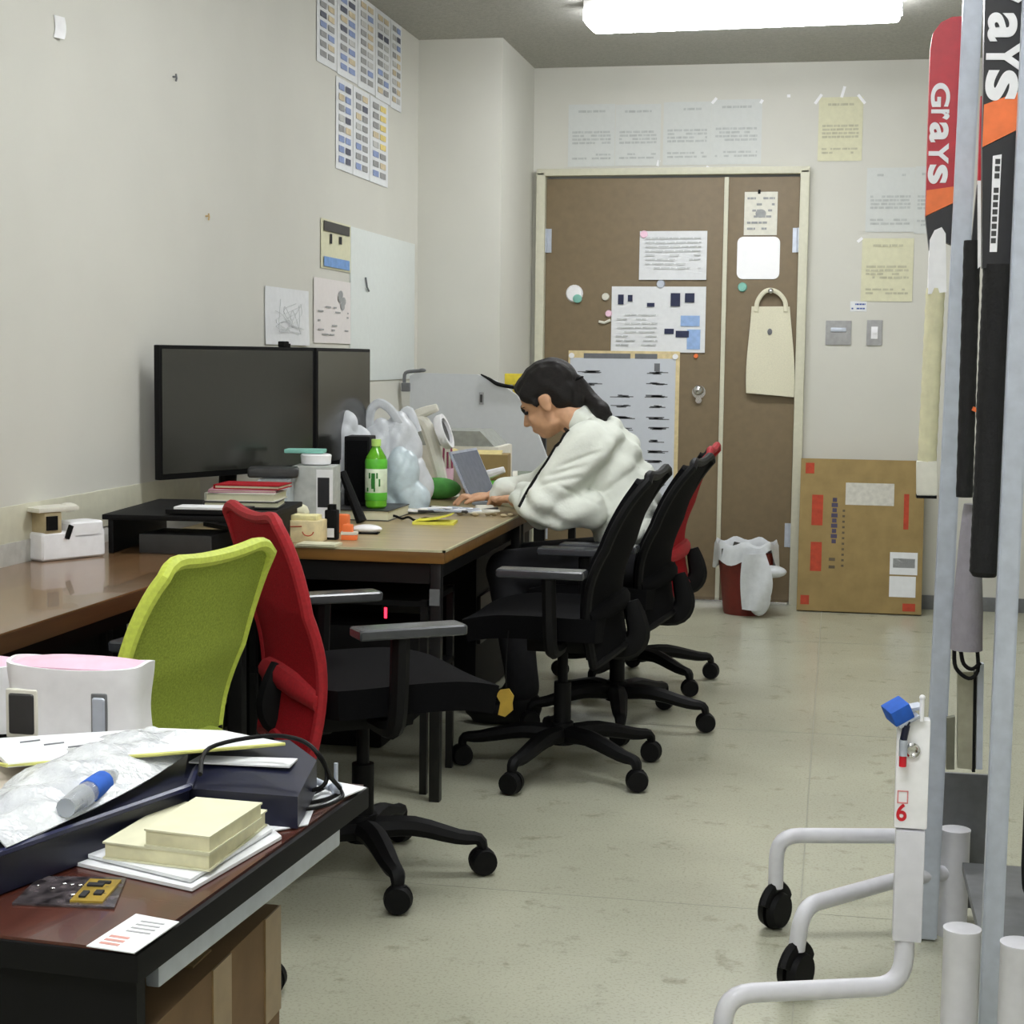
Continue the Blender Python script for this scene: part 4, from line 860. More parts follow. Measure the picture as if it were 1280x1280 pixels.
for v in hair.verts:
    n = math.sin(v.co.x*90+v.co.z*140)*.0008+math.sin(v.co.y*260)*.0008; v.co += v.normal*n
obj('hair', hair, M_hair, per, angle=180)
bm = B(); lathe(bm, [(.018, -.006), (.024, 0), (.018, .006)], seg=14, M=Matrix.Translation(base) @ frame(base, e1)[0]); obj('hair_tie', bm, M_black, per)
bm = B()
for k_ in range(7):
    a0 = hd(.075-.004*k_, -.05+.003*k_, .06); tube(bm, [a0, hd(.098, -.045+.006*k_, .03), hd(.10, -.05+.004*k_, -.005-.004*(k_ % 3))], .0012, 4, smooth=3)
obj('loose_strands', bm, M_hair, per)
# jacket
jp = [('e', W(-.745, PY, .86), (.125, .185, .15)), ('c', W(-.76, PY-.07, .955), W(-.76, PY+.07, .955), .078, .078), ('e', W(-.70, PY, .76), (.13, .18, .16)), ('e', W(-.675, PY, .66), (.12, .175, .08)), ('e', W(-.655, PY-.03, .74), (.06, .14, .13))]
for s in (-1, 1):
    jp += [('c', W(-.755, PY+s*.08, .945), sh[s], .08, .078), ('c', sh[s], el[s]+Vector((.0, 0, .012)), .085, .074), ('c', el[s]+Vector((0, 0, .01)), wr[s]+Vector((.03, 0, .012)), .07, .042), ('c', el[s]+Vector((.06, 0, .0)), el[s]+Vector((.15, -s*.03, .0)), .062, .06)]
jp += [('c', W(-.825, PY, 1.005), W(-.80, PY, .975), .066, .078)]
jk = blob(jp, .0055, 6)
for v in jk.verts:   # soft folds
    c_ = v.co; n = .0065*math.sin((c_.x*.55+c_.z)*78+4*math.sin(c_.y*14))*max(0, math.sin(c_.x*13+c_.z*9+c_.y*6)) + .005*math.sin(c_.x*36-c_.z*52+c_.y*22)
    for z0, x0, k_ in ((.905, -.80, .35), (.865, -.85, .25), (.835, -.86, .2), (.79, -.80, -.5)):
        X_, Z_ = c_.x-.66, c_.z; dz = Z_-(z0+(X_-x0)*k_)
        if c_.y < -.05 and abs(X_-x0) < .08: n -= .009*math.exp(-(dz/.007)**2)*(1-(abs(X_-x0)/.08)**2)
    v.co += v.normal*n
bvh = BVHTree.FromBMesh(jk)
JK = obj('jacket', jk, M_shirt, per, angle=180)
def onj(P, r=.005):
    out = []
    for p in P:
        q, n, i_, d_ = bvh.find_nearest(p); out.append(q+n*r*.4)
    return out
def raypx(x, y, Y): return onY(x, y, Y)-OFF
path = [raypx(x, y, PY-.15) for x, y in ((706, 536), (700, 548), (692, 563), (683, 578), (672, 594), (663, 608), (655, 622), (649, 634))]
def onj_front(pts_):   # drop along the view of the sleeve side (-Y) on to the cloth
    out = []
    for p in pts_:
        c0 = CP-OFF; dr = (p-c0).normalized(); q = None; k_ = 0
        while q is None and k_ < 12: q, n, i_, d_ = bvh.ray_cast(c0+Vector((.004*k_, 0, 0)), dr+Vector((.0008*k_, 0, 0))); k_ += 1
        if q is None: q, n, i_, d_ = bvh.find_nearest(p)
        out.append(q-dr*.002)
    return out
bm = B(); tube(bm, onj_front(catmull([p+Vector((.0, 0, 0)) for p in path], 3)), .0055, 6); obj('black_piping', bm, M_black, JK)
path2 = [raypx(x, y, PY-.15) for x, y in ((701, 538), (695, 546), (689, 556), (683, 566))]
bm = B(); tube(bm, onj_front(catmull(path2, 3)), .004, 6); obj('black_piping', bm, M_black, JK)
nk1 = W(-.80, PY, .975); nc = neck0.lerp(nk1, .72); NM = Matrix.Translation(nc) @ frame(neck0, nk1)[0]
bm = B(); lathe(bm, [(.058, -.012), (.064, -.016), (.074, .0), (.080, .03), (.06, .03)], seg=28, M=NM); obj('collar', bm, M_shirt, JK)
# trousers and shoes
tp = [('c', W(-.665, PY-.08, .56), W(-.665, PY+.08, .56), .10, .10)]
for s in (-1, 1): tp += [('c', W(-.64, PY+s*.085, .545), knee[s], .095, .072), ('c', knee[s], ank[s]+Vector((0, 0, .03)), .068, .055)]
tr = blob(tp, .01, 5); obj('trousers', tr, M_trouser, per, angle=180)
for s in (-1, 1):
    a = ank[s]; bm = blob([('e', a+Vector((0, 0, -.03)), (.065, .045, .06)), ('e', a+Vector((-.09, 0, -.055)), (.11, .046, .036)), ('c', a+Vector((-.15, 0, -.07)), a+Vector((.03, 0, -.07)), .028, .028)], .007, 3); obj('shoe', bm, M_black, per, angle=180)

# ------------------------------------------------------------------ foreground desk and what lies on it
fa, fb, fc = onZ(168, 1190, .70), onZ(455, 983, .70), onZ(0, 1172, .70)
e = (fb-fa).normalized(); L_ = (fb-fa).length+.01; left = Vector((-e.y, e.x, 0)); angd = math.atan2(e.y, e.x)
t = thing('front_desk', 'dark red brown desk in the near left corner of the picture', 'desk', (fa.x, fa.y, 0), angd)   # local x along side edge away, local y to the left
wD = .85
bm = B(); box(bm, (L_-.006, wD, .003), (L_/2, wD/2+.003, .6985)); obj('top_surface', bm, M_redwood, t, smooth=False)
bm = B(); box(bm, (L_, wD+.006, .026), (L_/2, wD/2, .684), bev=.003); obj('edge_band', bm, M_black, t)
bm = B(); box(bm, (L_-.12, .014, .035), (L_/2+.03, .03, .648), bev=.003); obj('steel_rail', bm, M_steel, t)
bm = B(); box(bm, (.016, wD-.02, .60), (.03, wD/2, .365)); obj('dark_fill_panel', bm, M_black, t, smooth=False)  # black panel added to fill the dark area beneath the desk
for x in (.06, L_-.04):
    for y in (.5, wD-.04): 
        bm = B(); box(bm, (.03, .03, .665), (x+.0, y+.02, .3325), bev=.003); obj('leg', bm, M_blackmetal, t)
def D(x, y, z=.7): return onZ(x, y, z)
# carton underneath
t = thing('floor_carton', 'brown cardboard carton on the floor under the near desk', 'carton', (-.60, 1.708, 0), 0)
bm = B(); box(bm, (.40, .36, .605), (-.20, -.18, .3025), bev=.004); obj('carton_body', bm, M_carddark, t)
for sz_, lc_ in (((.36, .05, .002), (-.2, -.18, .606)), ((.002, .05, .10), (.001, -.18, .555)), ((.002, .05, .12), (.001, -.027, .545))): bm = B(); box(bm, sz_, lc_); obj('tape', bm, mat('tan_tape', (140, 116, 82), .3), t)
bm = B(); box(bm, (.0015, .10, .09), (.0008, -.16, .36)); obj('faint_mark', bm, mat('faint_brown_mark', (104, 78, 52), .8), t)
# white appliance at left (two rounded tubs)
def tub(lab, x0, x1, ytop, ybot, Yd, seed):
    a, b_ = onY(x0, ybot, Yd), onY(x1, ybot, Yd); zt_ = onY((x0+x1)/2, ytop, Yd).z; w_ = b_.x-a.x; h_ = zt_-.775
    t = thing('white_tub', lab, 'storage tub', ((a.x+b_.x)/2, Yd+w_*.22, .7015)); h_ = zt_-.7015
    def f(u, v):
        aa = u*2*math.pi; r = 1-.05*math.sin(math.pi*v)**2+.03*v; k_ = (abs(math.cos(aa))**5+abs(math.sin(aa))**5)**(-1/5)
        return Vector((w_/2*r*k_*math.cos(aa), w_*.2*r*k_*math.sin(aa), h_*v*(1+.04*math.cos(2*aa)*v)))
    bm = B(); sheet(bm, f, 48, 12, .006); obj('shell', bm, M_white, t)
    bm = B(); sheet(bm, lambda u, v: f(u, .955)*1.0*Vector((1, 1, 1)).length/1.7320508*1 if False else Vector((f(u, .96).x*v, f(u, .96).y*v, h_*.965+.01*(1-v*v))), 48, 5, .004); obj('lid', bm, M_pink, t)
    return t, w_, h_
t, w_, h_ = tub('white rounded tub with two dark oval windows on the near desk', 5, 166, 834, 915, 1.95, 1)
for xx, ww, m_ in ((-.36, .2, M_darkgrey), (.24, .1, M_steel)):
    bm = B(); box(bm, (w_*ww, .012, w_*.30), (w_*xx, -w_*.202, h_-w_*.36), bev=.012, seg=3); obj('oval_window', bm, m_, t)
    bm = B(); box(bm, (w_*ww*1.25, .008, w_*.36), (w_*xx, -w_*.199, h_-w_*.36), bev=.012, seg=3); obj('window_rim', bm, M_offwhite if ww > .15 else M_steeld, t)
t2, w2, h2 = tub('white rounded tub cut off by the left picture edge', -150, 0, 835, 915, 1.99, 2)
t2.location.y += .02
# navy tray and box
DZ_ = .7012
def quad_thing(name, lab, cat, px, z, th, m_, group=None):
    P = [onZ(x, y, z) for x, y in px]; bm = B(); prism(bm, [(p.x, p.y) for p in P], th, Matrix.Translation((0, 0, z-th))); return one(name, bm, m_, lab, cat, group)
# paper stack under books
for i, (px_, z, lab) in enumerate((([(95, 1078), (240, 1110), (352, 1045), (300, 1000), (160, 1010)], .7045, 'bottom white booklet under the cream books'), ([(110, 1068), (238, 1099), (340, 1036), (300, 1005), (160, 1010)], .7095, 'upper white booklet directly under the cream books'))):
    quad_thing('white_booklet', lab, 'booklet', px_, z, .0035, M_paper, 'white booklets under the cream books')
def obook(lab, px, z0, th):
    P = [onZ(x, y, z0+th) for x, y in px]; c = sum(P, Vector())/4; t = thing('cream_book', lab, 'book', (c.x, c.y, z0), 0, None)
    q = [((p-c)*1.0) for p in P]; bm = B(); prism(bm, [(v.x*.97, v.y*.97) for v in q], th-.004, Matrix.Translation((0, 0, .002))); obj('pages', bm, mat('page_edges', (216, 212, 176), .85), t)
    bm = B(); prism(bm, [(v.x, v.y) for v in q], .002, Matrix.Translation((0, 0, th-.002))); prism(bm, [(v.x, v.y) for v in q], .002); obj('cover', bm, M_papercream, t)
obook('thick cream book, lower one of the pair on the near desk', [(128, 1052), (262, 1068), (334, 1012), (215, 1000)], .7098, .018)
obook('slightly smaller cream book on top of the other cream book', [(180, 1036), (262, 1046), (328, 1003), (245, 996)], .7282, .018)
quad_thing('white_paper', 'white paper sheets at the far corner of the near desk', 'paper', [(330, 1040), (385, 1030), (392, 1012), (458, 984), (410, 975), (330, 1010)], .7030, .0014, M_paper)
# card and circuit board
a_ = [onZ(x, y, .7012) for x, y in ((108, 1182), (168, 1191), (224, 1152), (170, 1142))]; c = sum(a_, Vector())/4
t = thing('name_card', 'white printed card lying at the near corner of the desk', 'card', (c.x, c.y, .7002)); bm = B(); prism(bm, [(p.x-c.x, p.y-c.y) for p in a_], .001); obj('card', bm, M_paper, t)
bm = B()
u_ = (a_[1]-a_[0]); v_ = (a_[3]-a_[0])
def rect(bm, o, u, v, u0, v0, u1, v1, z, th=.0004):
    prism(bm, [tuple((o+u*s_+v*t_)[:2]) for s_, t_ in ((u0, v0), (u1, v0), (u1, v1), (u0, v1))], th, Matrix.Translation((0, 0, z)))
o_ = a_[0]-c
for k_ in range(3): rect(bm, o_, u_, v_, .15, .1+.1*k_, .55, .15+.1*k_, .001)
obj('red_print', bm, mat('pink_ink', (205, 150, 140), .8), t, smooth=False)
bm = B()
for k_ in range(4): rect(bm, o_, u_, v_, .3, .5+.1*k_, .8, .53+.1*k_, .001)
obj('grey_print', bm, M_inkgrey, t, smooth=False)
a_ = [onZ(x, y, .7012) for x, y in ((15, 1130), (143, 1135), (158, 1098), (50, 1096))]; c = sum(a_, Vector())/4
t = thing('circuit_board', 'gold circuit board in a shiny antistatic bag on the near desk', 'circuit board', (c.x, c.y, .7002)); u_ = a_[1]-a_[0]; v_ = a_[3]-a_[0]; o_ = a_[0]-c
bm = B(); prism(bm, [(p.x-c.x, p.y-c.y) for p in a_], .002); obj('antistatic_bag', bm, mat('antistatic', (70, 64, 66), .2, var=.5, scale=60), t)
bm = B(); rect(bm, o_, u_, v_, .54, .1, .86, .9, .002, .002); obj('board', bm, M_gold, t)
bm = B()
for s_, t_, a1, b1 in ((.58, .6, .2, .1), (.6, .2, .08, .2), (.72, .3, .1, .14), (.66, .72, .16, .06)): rect(bm, o_, u_, v_, s_, t_, s_+a1*.8, t_+b1, .004, .002)
obj('chip', bm, M_ink, t)
bm = B(); rnd = random.Random(6)
for k_ in range(12): p = o_+u_*rnd.uniform(.08, .95)+v_*rnd.uniform(.15, .85); ball(bm, (p.x, p.y, .003), (.003, .002, .0012), u=8, v=5)
obj('glint', bm, M_chrome, t)
# navy tray (long, rising to left) and papers on it
def slab(name, lab, cat, pxz, th, m_, parts=None):
    """pxz: corner pixels with heights of the top face"""
    P = [onZ(x, y, z) for x, y, z in pxz]; c = sum(P, Vector())/len(P); c.z = min(p.z for p in P)-th
    t = thing(name, lab, cat, c); bm = B(); a = [bm.verts.new(p-c) for p in P]; b = [bm.verts.new(p-c-Vector((0, 0, th))) for p in P]
    bm.faces.new(a); bm.faces.new(b[::-1]); n = len(a)
    for i in range(n): bm.faces.new((a[i], b[i], b[(i+1) % n], a[(i+1) % n]))
    return t, bm, c
t, bm, c = slab('file_tray', 'dark navy file tray loaded with papers on the near desk', 'tray', [(-60, 1088, .742), (235, 985, .742), (255, 935, .742), (-60, 965, .742)], .04, M_navy); obj('tray_body', bm, M_navy, t)
bm = B(); 
a0, a1 = onZ(-60, 1087, .744)-c, onZ(236, 984, .744)-c; tube(bm, [a0, a1], .004, 6); a2 = onZ(256, 934, .744)-c; tube(bm, [a1, a2], .004, 6); obj('tray_lip', bm, mat('navy_lip', (30, 34, 70), .3), t)
t, bm, c = slab('navy_case', 'navy case with a white strip behind the cream books', 'case', [(228, 985, .738), (372, 996, .738), (396, 950, .750), (362, 925, .758), (238, 925, .758)], .036, M_navy); obj('case_body', bm, M_navy, t)
P = [onZ(x, y, z)-c for x, y, z in ((236, 953, .7515), (362, 959, .7515), (372, 949, .7535), (250, 945, .7535))]; bm = B(); a = [bm.verts.new(p+Vector((0, 0, .001))) for p in P]; b = [bm.verts.new(p-Vector((0, 0, .001))) for p in P]; bm.faces.new(a); bm.faces.new(b[::-1])
for i in range(4): bm.faces.new((a[i], b[i], b[(i+1) % 4], a[(i+1) % 4]))
obj('white_strip', bm, M_paper, t)
# long white/yellow folder on top
t, bm, c = slab('clear_folder', 'white folder with yellow edge lying across the tray and case', 'folder', [(0, 945, .778), (10, 955, .778), (355, 928, .768), (280, 913, .768), (200, 910, .768), (-40, 925, .778)], .004, M_paper); obj('folder_body', bm, M_paper, t)
bm = B(); tube(bm, [onZ(x, y, z)-c for x, y, z in ((-20, 950, .776), (8, 957, .776), (200, 943, .771), (356, 930, .766))], .0022, 6); obj('yellow_edge', bm, mat('pale_yellow_edge', (206, 206, 120), .5), t)
bm = B()
for k_ in range(3): tube(bm, [onZ(x, y, .7795)-c for x, y in ((25+k_*30, 928+3*k_), (50+k_*30, 925+3*k_))], .0009, 4)
obj('print', bm, M_inkmid, t)
t, bm, c = slab('paper_pile', 'beige papers sloping out under the folder at the left', 'papers', [(-60, 1030, .75), (40, 985, .756), (110, 948, .762), (-60, 955, .766)], .006, M_paper); obj('papers', bm, mat('beige_paper', (186, 176, 160), .8), t)
bm = B()
P = [onZ(x, y, .752)-c for x, y in ((-60, 1016), (40, 976), (108, 950))]; tube(bm, P, .003, 6); obj('blue_cover_edge', bm, mat('blue_cover', (150, 160, 220), .6), t)
# clear plastic bag with bottle
t = thing('clear_bag', 'crumpled clear plastic bag with a blue labelled bottle inside on the tray', 'bag', onZ(120, 1000, .744)); c = Vector(t.location); rnd = random.Random(9)
A_, B_ = onZ(-20, 1062, .744)-c, onZ(215, 930, .755)-c; dd = (B_-A_); nn = Vector((-dd.y, dd.x, 0)).normalized()
def cb(u, v):
    wv = .035+.035*math.sin(u*2.6); return A_+dd*u+nn*((v-.35)*2*wv)+Vector((0, 0, .004+.028*math.sin(v*math.pi)*(.4+.6*math.sin(u*3))+.006*math.sin(u*31+v*7)*math.sin(v*9)))
bm = B(); sheet(bm, cb, 40, 14, .0015); obj('bag_film', bm, mat('crumpled_film', (232, 236, 242), .15, var=.1, scale=30, bump=.6, trans=.25), t)
bm = B(); p0, p1 = onZ(82, 1010, .765)-c, onZ(142, 968, .765)-c; tube(bm, [p0, p0.lerp(p1, .3), p0.lerp(p1, .8), p1], [.010, .012, .012, .006], 12); bo = obj('bottle', bm, M_clear, t)
bm = B(); cyl(bm, p0.lerp(p1, .45), p0.lerp(p1, .75), .0128, seg=14); obj('blue_label', bm, M_bluep, bo)
# headset cable
t = thing('headset', 'black headset cable coiled at the far corner of the near desk', 'headset', onZ(400, 985, .7032)); c = Vector(t.location)
bm = B(); tube(bm, [onZ(x, y, z)-c for x, y, z in ((250, 968, .765), (262, 935, .775), (330, 920, .785), (375, 925, .785), (400, 945, .77), (412, 970, .74), (425, 990, .706), (390, 1003, .708), (330, 1004, .708), (345, 994, .712), (400, 985, .725), (408, 962, .745), (395, 940, .765))], .0026, 8, smooth=6); obj('cable', bm, M_black, t)
bm = B(); tube(bm, [onZ(x, y, .7095)-c for x, y in ((340, 1000), (380, 996), (415, 982), (428, 996), (395, 1010), (345, 1012))], .0022, 8, smooth=6); obj('cable', bm, M_black, t)
bm = B(); q = onZ(420, 985, .712)-c; ball(bm, q, (.008, .006, .008)); cyl(bm, q, q+Vector((0, .0, .03)), .0025); cyl(bm, q+Vector((-.008, 0, 0)), q+Vector((-.03, .01, .005)), .004); obj('plug', bm, M_steel, t)

# ------------------------------------------------------------------ right side: rack, stands, bats
t = thing('steel_rack', 'grey steel rack with tall posts at the right edge', 'rack', (.22, 3.49, 0))
def rel(p): return Vector(p)-Vector((.22, 3.49, 0))
def post(p0, p1, w_, d_):
    bm = B(); p0 = Vector(p0); p1 = Vector(p1)
    vs = []
    for p in (p0, p1):
        for sx, sy in ((-1, -1), (1, -1), (1, 1), (-1, 1)): vs.append(bm.verts.new(p+Vector((sx*w_/2, sy*d_/2, 0))))
    bm.faces.new(vs[3::-1]); bm.faces.new(vs[4:])
    for i in range(4): bm.faces.new((vs[i], vs[(i+1) % 4], vs[4+(i+1) % 4], vs[4+i]))
    bmesh.ops.bevel(bm, geom=bm.edges[:], offset=.003, segments=2, affect='EDGES'); return bm
b0 = onZ(1159, 1172, 0.004); t0 = onY(1216, 0, b0.y); d_ = (t0-b0)/(t0.z-b0.z)
obj('post', post(rel(b0), rel(b0+d_*2.2), .038, .03), M_steel, t)
q0 = onY(1241, 1150, 2.95); q1 = onY(1292, 0, 2.95); dq = (q1-q0)/(q1.z-q0.z); qb = q0-dq*(q0.z-.004)
obj('post', post(rel(qb), rel(qb+dq*2.2), .036, .03), M_steel, t)
for (bx, by) in ((b0.x+.48, b0.y), (qb.x+.45, qb.y)): obj('post', post(rel((bx, by, .004)), rel((bx+.04, by, 2.2)), .036, .03), M_steel, t)
for z in (.16, 1.2, 2.1):
    cx_ = (b0.x+qb.x)/2+.24+.02*z
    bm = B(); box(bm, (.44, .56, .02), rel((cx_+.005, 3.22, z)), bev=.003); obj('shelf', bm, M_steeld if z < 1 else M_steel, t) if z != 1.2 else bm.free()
pa, pb = onY(1180, 965, 3.66), onY(1234, 1160, 3.66)
bm = B(); box(bm, (pb.x-pa.x, .012, pa.z-.02), rel(((pa.x+pb.x)/2, 3.66, (pa.z+.02)/2)), bev=.003); obj('side_plate', bm, M_steeld, t)
bm = B(); box(bm, (.014, .18, .012), rel((.235, 3.58, .4)), bev=.002); pk = b0+d_*1.75; box(bm, (.012, .14, .02), rel((pk.x+.004, 3.555, 1.75)), bev=.002); obj('bracket', bm, M_steel, t)
# items on the rack shelf (seen at the right edge)
t = thing('backpack', 'black backpack on the lower rack shelf at the right edge', 'bag', (.52, 3.17, .172)); bm = B(); box(bm, (.28, .3, .34), (0, 0, .17), bev=.06, seg=3); obj('bag_body', bm, M_blackfab, t)
bm = B(); box(bm, (.2, .03, .2), (0, -.155, .12), bev=.012); obj('pocket', bm, M_navy, t); bm = B(); ball(bm, (-.09, -.17, .04), .014); obj('zip_pull', bm, M_chrome, t)
t = thing('shelf_box', 'stacked mixed packets on top of the backpack on the rack', 'box', (.52, 3.17, .5125)); bm = B(); box(bm, (.24, .26, .28), (0, 0, .14), bev=.005); obj('packet', bm, M_carddark, t); bm = B(); box(bm, (.22, .24, .12), (0, 0, .34), bev=.01); obj('packet', bm, M_greend, t)
# mobile stands with white tube feet
def stand(lab, cpx, tube_px, caster, colY, rot):
    pass
def floor_stand(lab, col, zc0, zc1, path, cw=.05, cap=True, panel=False):
    """col: column (x,y); path: foot tube points ending above the caster"""
    t = thing('mobile_stand', lab, 'mobile stand', (col[0], col[1], 0), 0, 'nested mobile stands at the rack'); c = Vector((col[0], col[1], 0))
    bm = B()
    if panel: box(bm, (cw, cw*.8, zc1-zc0), (0, 0, (zc0+zc1)/2), bev=.004)
    else: lathe(bm, [(cw/2, zc0), (cw/2, zc1-.006), (cw/2*1.03, zc1-.004), (cw/2*1.03, zc1), (cw*.42, zc1+.001)], seg=28)
    obj('column', bm, M_tubewhite, t)
    if path:
        P = [Vector(p)-c for p in path]
        # round the corners
        Q = [P[0]]
        for i in range(1, len(P)-1):
            a = P[i]+(P[i-1]-P[i]).normalized()*.05; b_ = P[i]+(P[i+1]-P[i]).normalized()*.05
            for k_ in range(7): s_ = k_/6; Q.append(a*(1-s_)**2+P[i]*2*s_*(1-s_)+b_*s_*s_)
        Q.append(P[-1]); bm = B(); tube(bm, Q, .0165, 14); obj('foot_tube', bm, M_tubewhite, t)
        e_ = P[-1]; cs = Vector((e_.x, e_.y, 0))
        bm = B(); ax = Vector((.86, -.5, 0)).normalized()
        for sg in (-1, 1): cyl(bm, cs+Vector((0, 0, .042))+ax*.004*sg, cs+Vector((0, 0, .042))+ax*.021*sg, .042, .036, seg=24)
        k = obj('caster', bm, M_black, t); 
        bm = B(); cyl(bm, cs+Vector((0, 0, .05)), cs+Vector((0, 0, e_.z)), .011); tube(bm, [cs+Vector((0, 0, .042))+Vector((0.5*math.cos(a), .86*math.cos(a), math.sin(a)))*.046 for a in [R(20+14*i) for i in range(11)]], .012, 8, 1.4); obj('caster_fork', bm, M_black, k)
    return t
c1 = onZ(968, 1160, 0); c2 = onZ(994, 1240, 0)
floor_stand('white mobile stand whose wheeled foot reaches farthest back', (.285, 3.62), 0.0, .18, [(.285, 3.60, .165), (.2, 3.57, .2), (c1.x, c1.y, .205), (c1.x, c1.y, .09)], .05)
floor_stand('white mobile stand with the middle wheeled foot', (onY(1192, 1100, 3.53).x, 3.53), .0, onY(1192, 1036, 3.53).z, [(onY(1192, 1100, 3.53).x, 3.53, .14), (.15, 3.44, .140), (c2.x+.01, c2.y, .172), (c2.x, c2.y, .085)], .062)
k1 = onY(1133, 1173, 2.78); c3 = onZ(905, 1240, .17)
f3 = Vector((onY(903, 1300, 2.66).x, 2.66, 0))
floor_stand('white mobile stand carrying the stickered panel, with the nearest foot', (k1.x, 2.78), k1.z, onY(1133, 1035, 2.78).z, [(k1.x-.002, 2.78, k1.z+.03), (k1.x-.004, 2.775, .165), (f3.x, 2.67, .165), (f3.x, 2.66, .085)], .048, panel=True)
ST = bpy.data.objects[-1] if False else None
for nm, px_, py_, Yd, lab in (('c', 1203, 1160, 2.62, 'white round capped column in front of the rack post'), ('c', 1275, 1178, 2.55, 'white column cut off at the bottom right corner')):
    q = onY(px_, py_, Yd); floor_stand(lab, (q.x, Yd), 0.002, q.z, None, .058)
# stickered panel
q0 = onY(1136, 1033, 2.78); q1 = onY(1138, 897, 2.78)
t = thing('stickered_panel', 'white upright panel with red and blue marks on the stand', 'panel', (q0.x+.002, 2.78, q0.z))
hP = q1.z-q0.z
bm = B(); box(bm, (.054, .03, hP), (0, 0, hP/2), bev=.004); obj('panel', bm, M_white, t)
bm = B(); q = onY(1127, 1017, 2.76)
bm.free()
bm = B(); q = onY(1127, 997, 2.76); 
for a, b_ in ((-.008, 0), (.008, 0)): box(bm, (.002, .001, .02), (q.x-q0.x+a, -.0157, q.z-q0.z))
box(bm, (.018, .001, .002), (q.x-q0.x, -.0157, q.z-q0.z+.01)); box(bm, (.018, .001, .002), (q.x-q0.x, -.0157, q.z-q0.z-.01)); obj('pink_square', bm, mat('pale_red', (220, 140, 140), .5), t)
t = thing('marker_pen', 'blue and red capped marker hung on the stickered panel', 'marker', (onY(1129, 935, 2.75).x, 2.75, onY(1129, 958, 2.75).z))
bm = B(); cyl(bm, (0, 0, .0), (0, 0, .018), .006); obj('red_tip', bm, mat('bright_red', (206, 24, 40), .5), t); bm = B(); cyl(bm, (0, 0, .018), (0, 0, .045), .007); obj('grey_barrel', bm, M_steel, t); bm = B(); cyl(bm, (0, 0, .045), (.004, 0, .07), .006); tube(bm, [(.0, 0, .06), (.008, 0, .075), (.0, .01, .08)], .003); obj('blue_clip', bm, M_navy, t)
p = onY(1141, 940, 2.75); bm = B(); lathe(bm, [(.009, 0), (.013, .002), (.009, .004), (.006, .002)], seg=18, M=AX((1, 0, 0), (0, 0, 1), (0, -1, 0), (p.x, 2.762, p.z))); one('key_ring', bm, M_chrome, 'small metal ring on the stickered panel', 'ring')
p = onY(1122, 889, 2.76)
t = thing('blue_sponge', 'tilted blue sponge eraser on top of the stickered panel', 'sponge', (p.x, 2.76, p.z)); t.rotation_euler = (R(10), R(-28), R(20))
bm = B(); box(bm, (.036, .04, .028), (0, 0, 0), bev=.003); obj('foam', bm, M_bluep, t); bm = B(); box(bm, (.04, .042, .006), (0.006, 0, -.017), bev=.002); box(bm, (.026, .02, .006), (.028, 0, -.008), (0, R(20), 0)); obj('holder', bm, M_steel, t)
bm = B(); p = onY(1153, 872, 2.76); tube(bm, [(p.x, 2.76, p.z-.04), (p.x, 2.76, p.z)], .004, 8); ball(bm, (p.x, 2.76, p.z), .005); one('white_peg', bm, M_white, 'thin white peg beside the blue sponge', 'peg')

def glyph(parent, ch, M, m_, ext=.0012, off=0, name='letter'):
    """one letter, 1 unit high, as a mesh; M maps (x right, y up) to the parent's space"""
    fc_ = bpy.data.curves.new('glyph', 'FONT'); fc_.body = ch; fc_.size = 1; fc_.offset = off; fc_.extrude = .001
    fo = bpy.data.objects.new('glyph', fc_); COL.objects.link(fo); bpy.context.view_layer.update()
    me = bpy.data.meshes.new_from_object(fo.evaluated_get(bpy.context.evaluated_depsgraph_get())); bpy.data.objects.remove(fo); bpy.data.curves.remove(fc_)
    xs = [v.co.x for v in me.vertices]; ys = [v.co.y for v in me.vertices]; x0, x1, y0, y1 = min(xs), max(xs), min(ys), max(ys)
    for v in me.vertices:
        v.co = M @ Vector(((v.co.x-x0)/(x1-x0), (v.co.y-y0)/(y1-y0), math.copysign(ext, v.co.z)))
    me.materials.clear(); me.materials.append(m_); me.name = name; o = bpy.data.objects.new(name, me); COL.objects.link(o); o.parent = parent; return o
def down_text(parent, o_, Y, letters, m_, off=.03):
    """letters running down the bat, tops to the right; each (char, xbase, xtop, y0, y1) in picture measures turned to metres"""
    for ch, xb, xt, y0, y1 in letters:
        a = onY(xb, y0, Y)-o_; b = onY(xb-(y1-y0)*.03, y1, Y)-o_; c = onY(xt, y0, Y)-o_
        M = Matrix((Vector((b.x-a.x, 0, b.z-a.z)), Vector((c.x-a.x, 0, c.z-a.z)), Vector((0, -1, 0)))).transposed().to_4x4(); M.translation = (a.x, -.0025, a.z)
        glyph(parent, ch, M, m_, .001, off)
# red bat (upright behind first post)
Yb = 3.62
def bat(name, lab, cat, Y, prof, bands, thick, grip, m_grip, extra=None):
    pass
def P2(x, y, Y): q = onY(x, y, Y); return q
o0 = P2(1180, 310, Yb)
t = thing('red_bat', 'red and orange bat with white grip hanging behind the first post', 'sports stick', (o0.x, Yb, o0.z))
def poly_part(name, px, Y, th, m_, parent, o0, off=0, lab=None):
    bm = B(); prism(bm, [((onY(x, y, Y)-o0).x, (onY(x, y, Y)-o0).z) for x, y in px], th, AX((1, 0, 0), (0, 0, 1), (0, 1, 0), (0, off, 0))); bmesh.ops.bevel(bm, geom=[e for e in bm.edges if e.calc_face_angle(0) > .6], offset=min(.003, th*.2), segments=2, affect='EDGES'); return obj(name, bm, m_, parent, lab)
poly_part('blade', [(1163, 60), (1166, 42), (1176, 28), (1190, 21), (1204, 20), (1204, 60), (1200, 242), (1157, 270), (1160, 160)], Yb, .03, M_batred, t, o0)
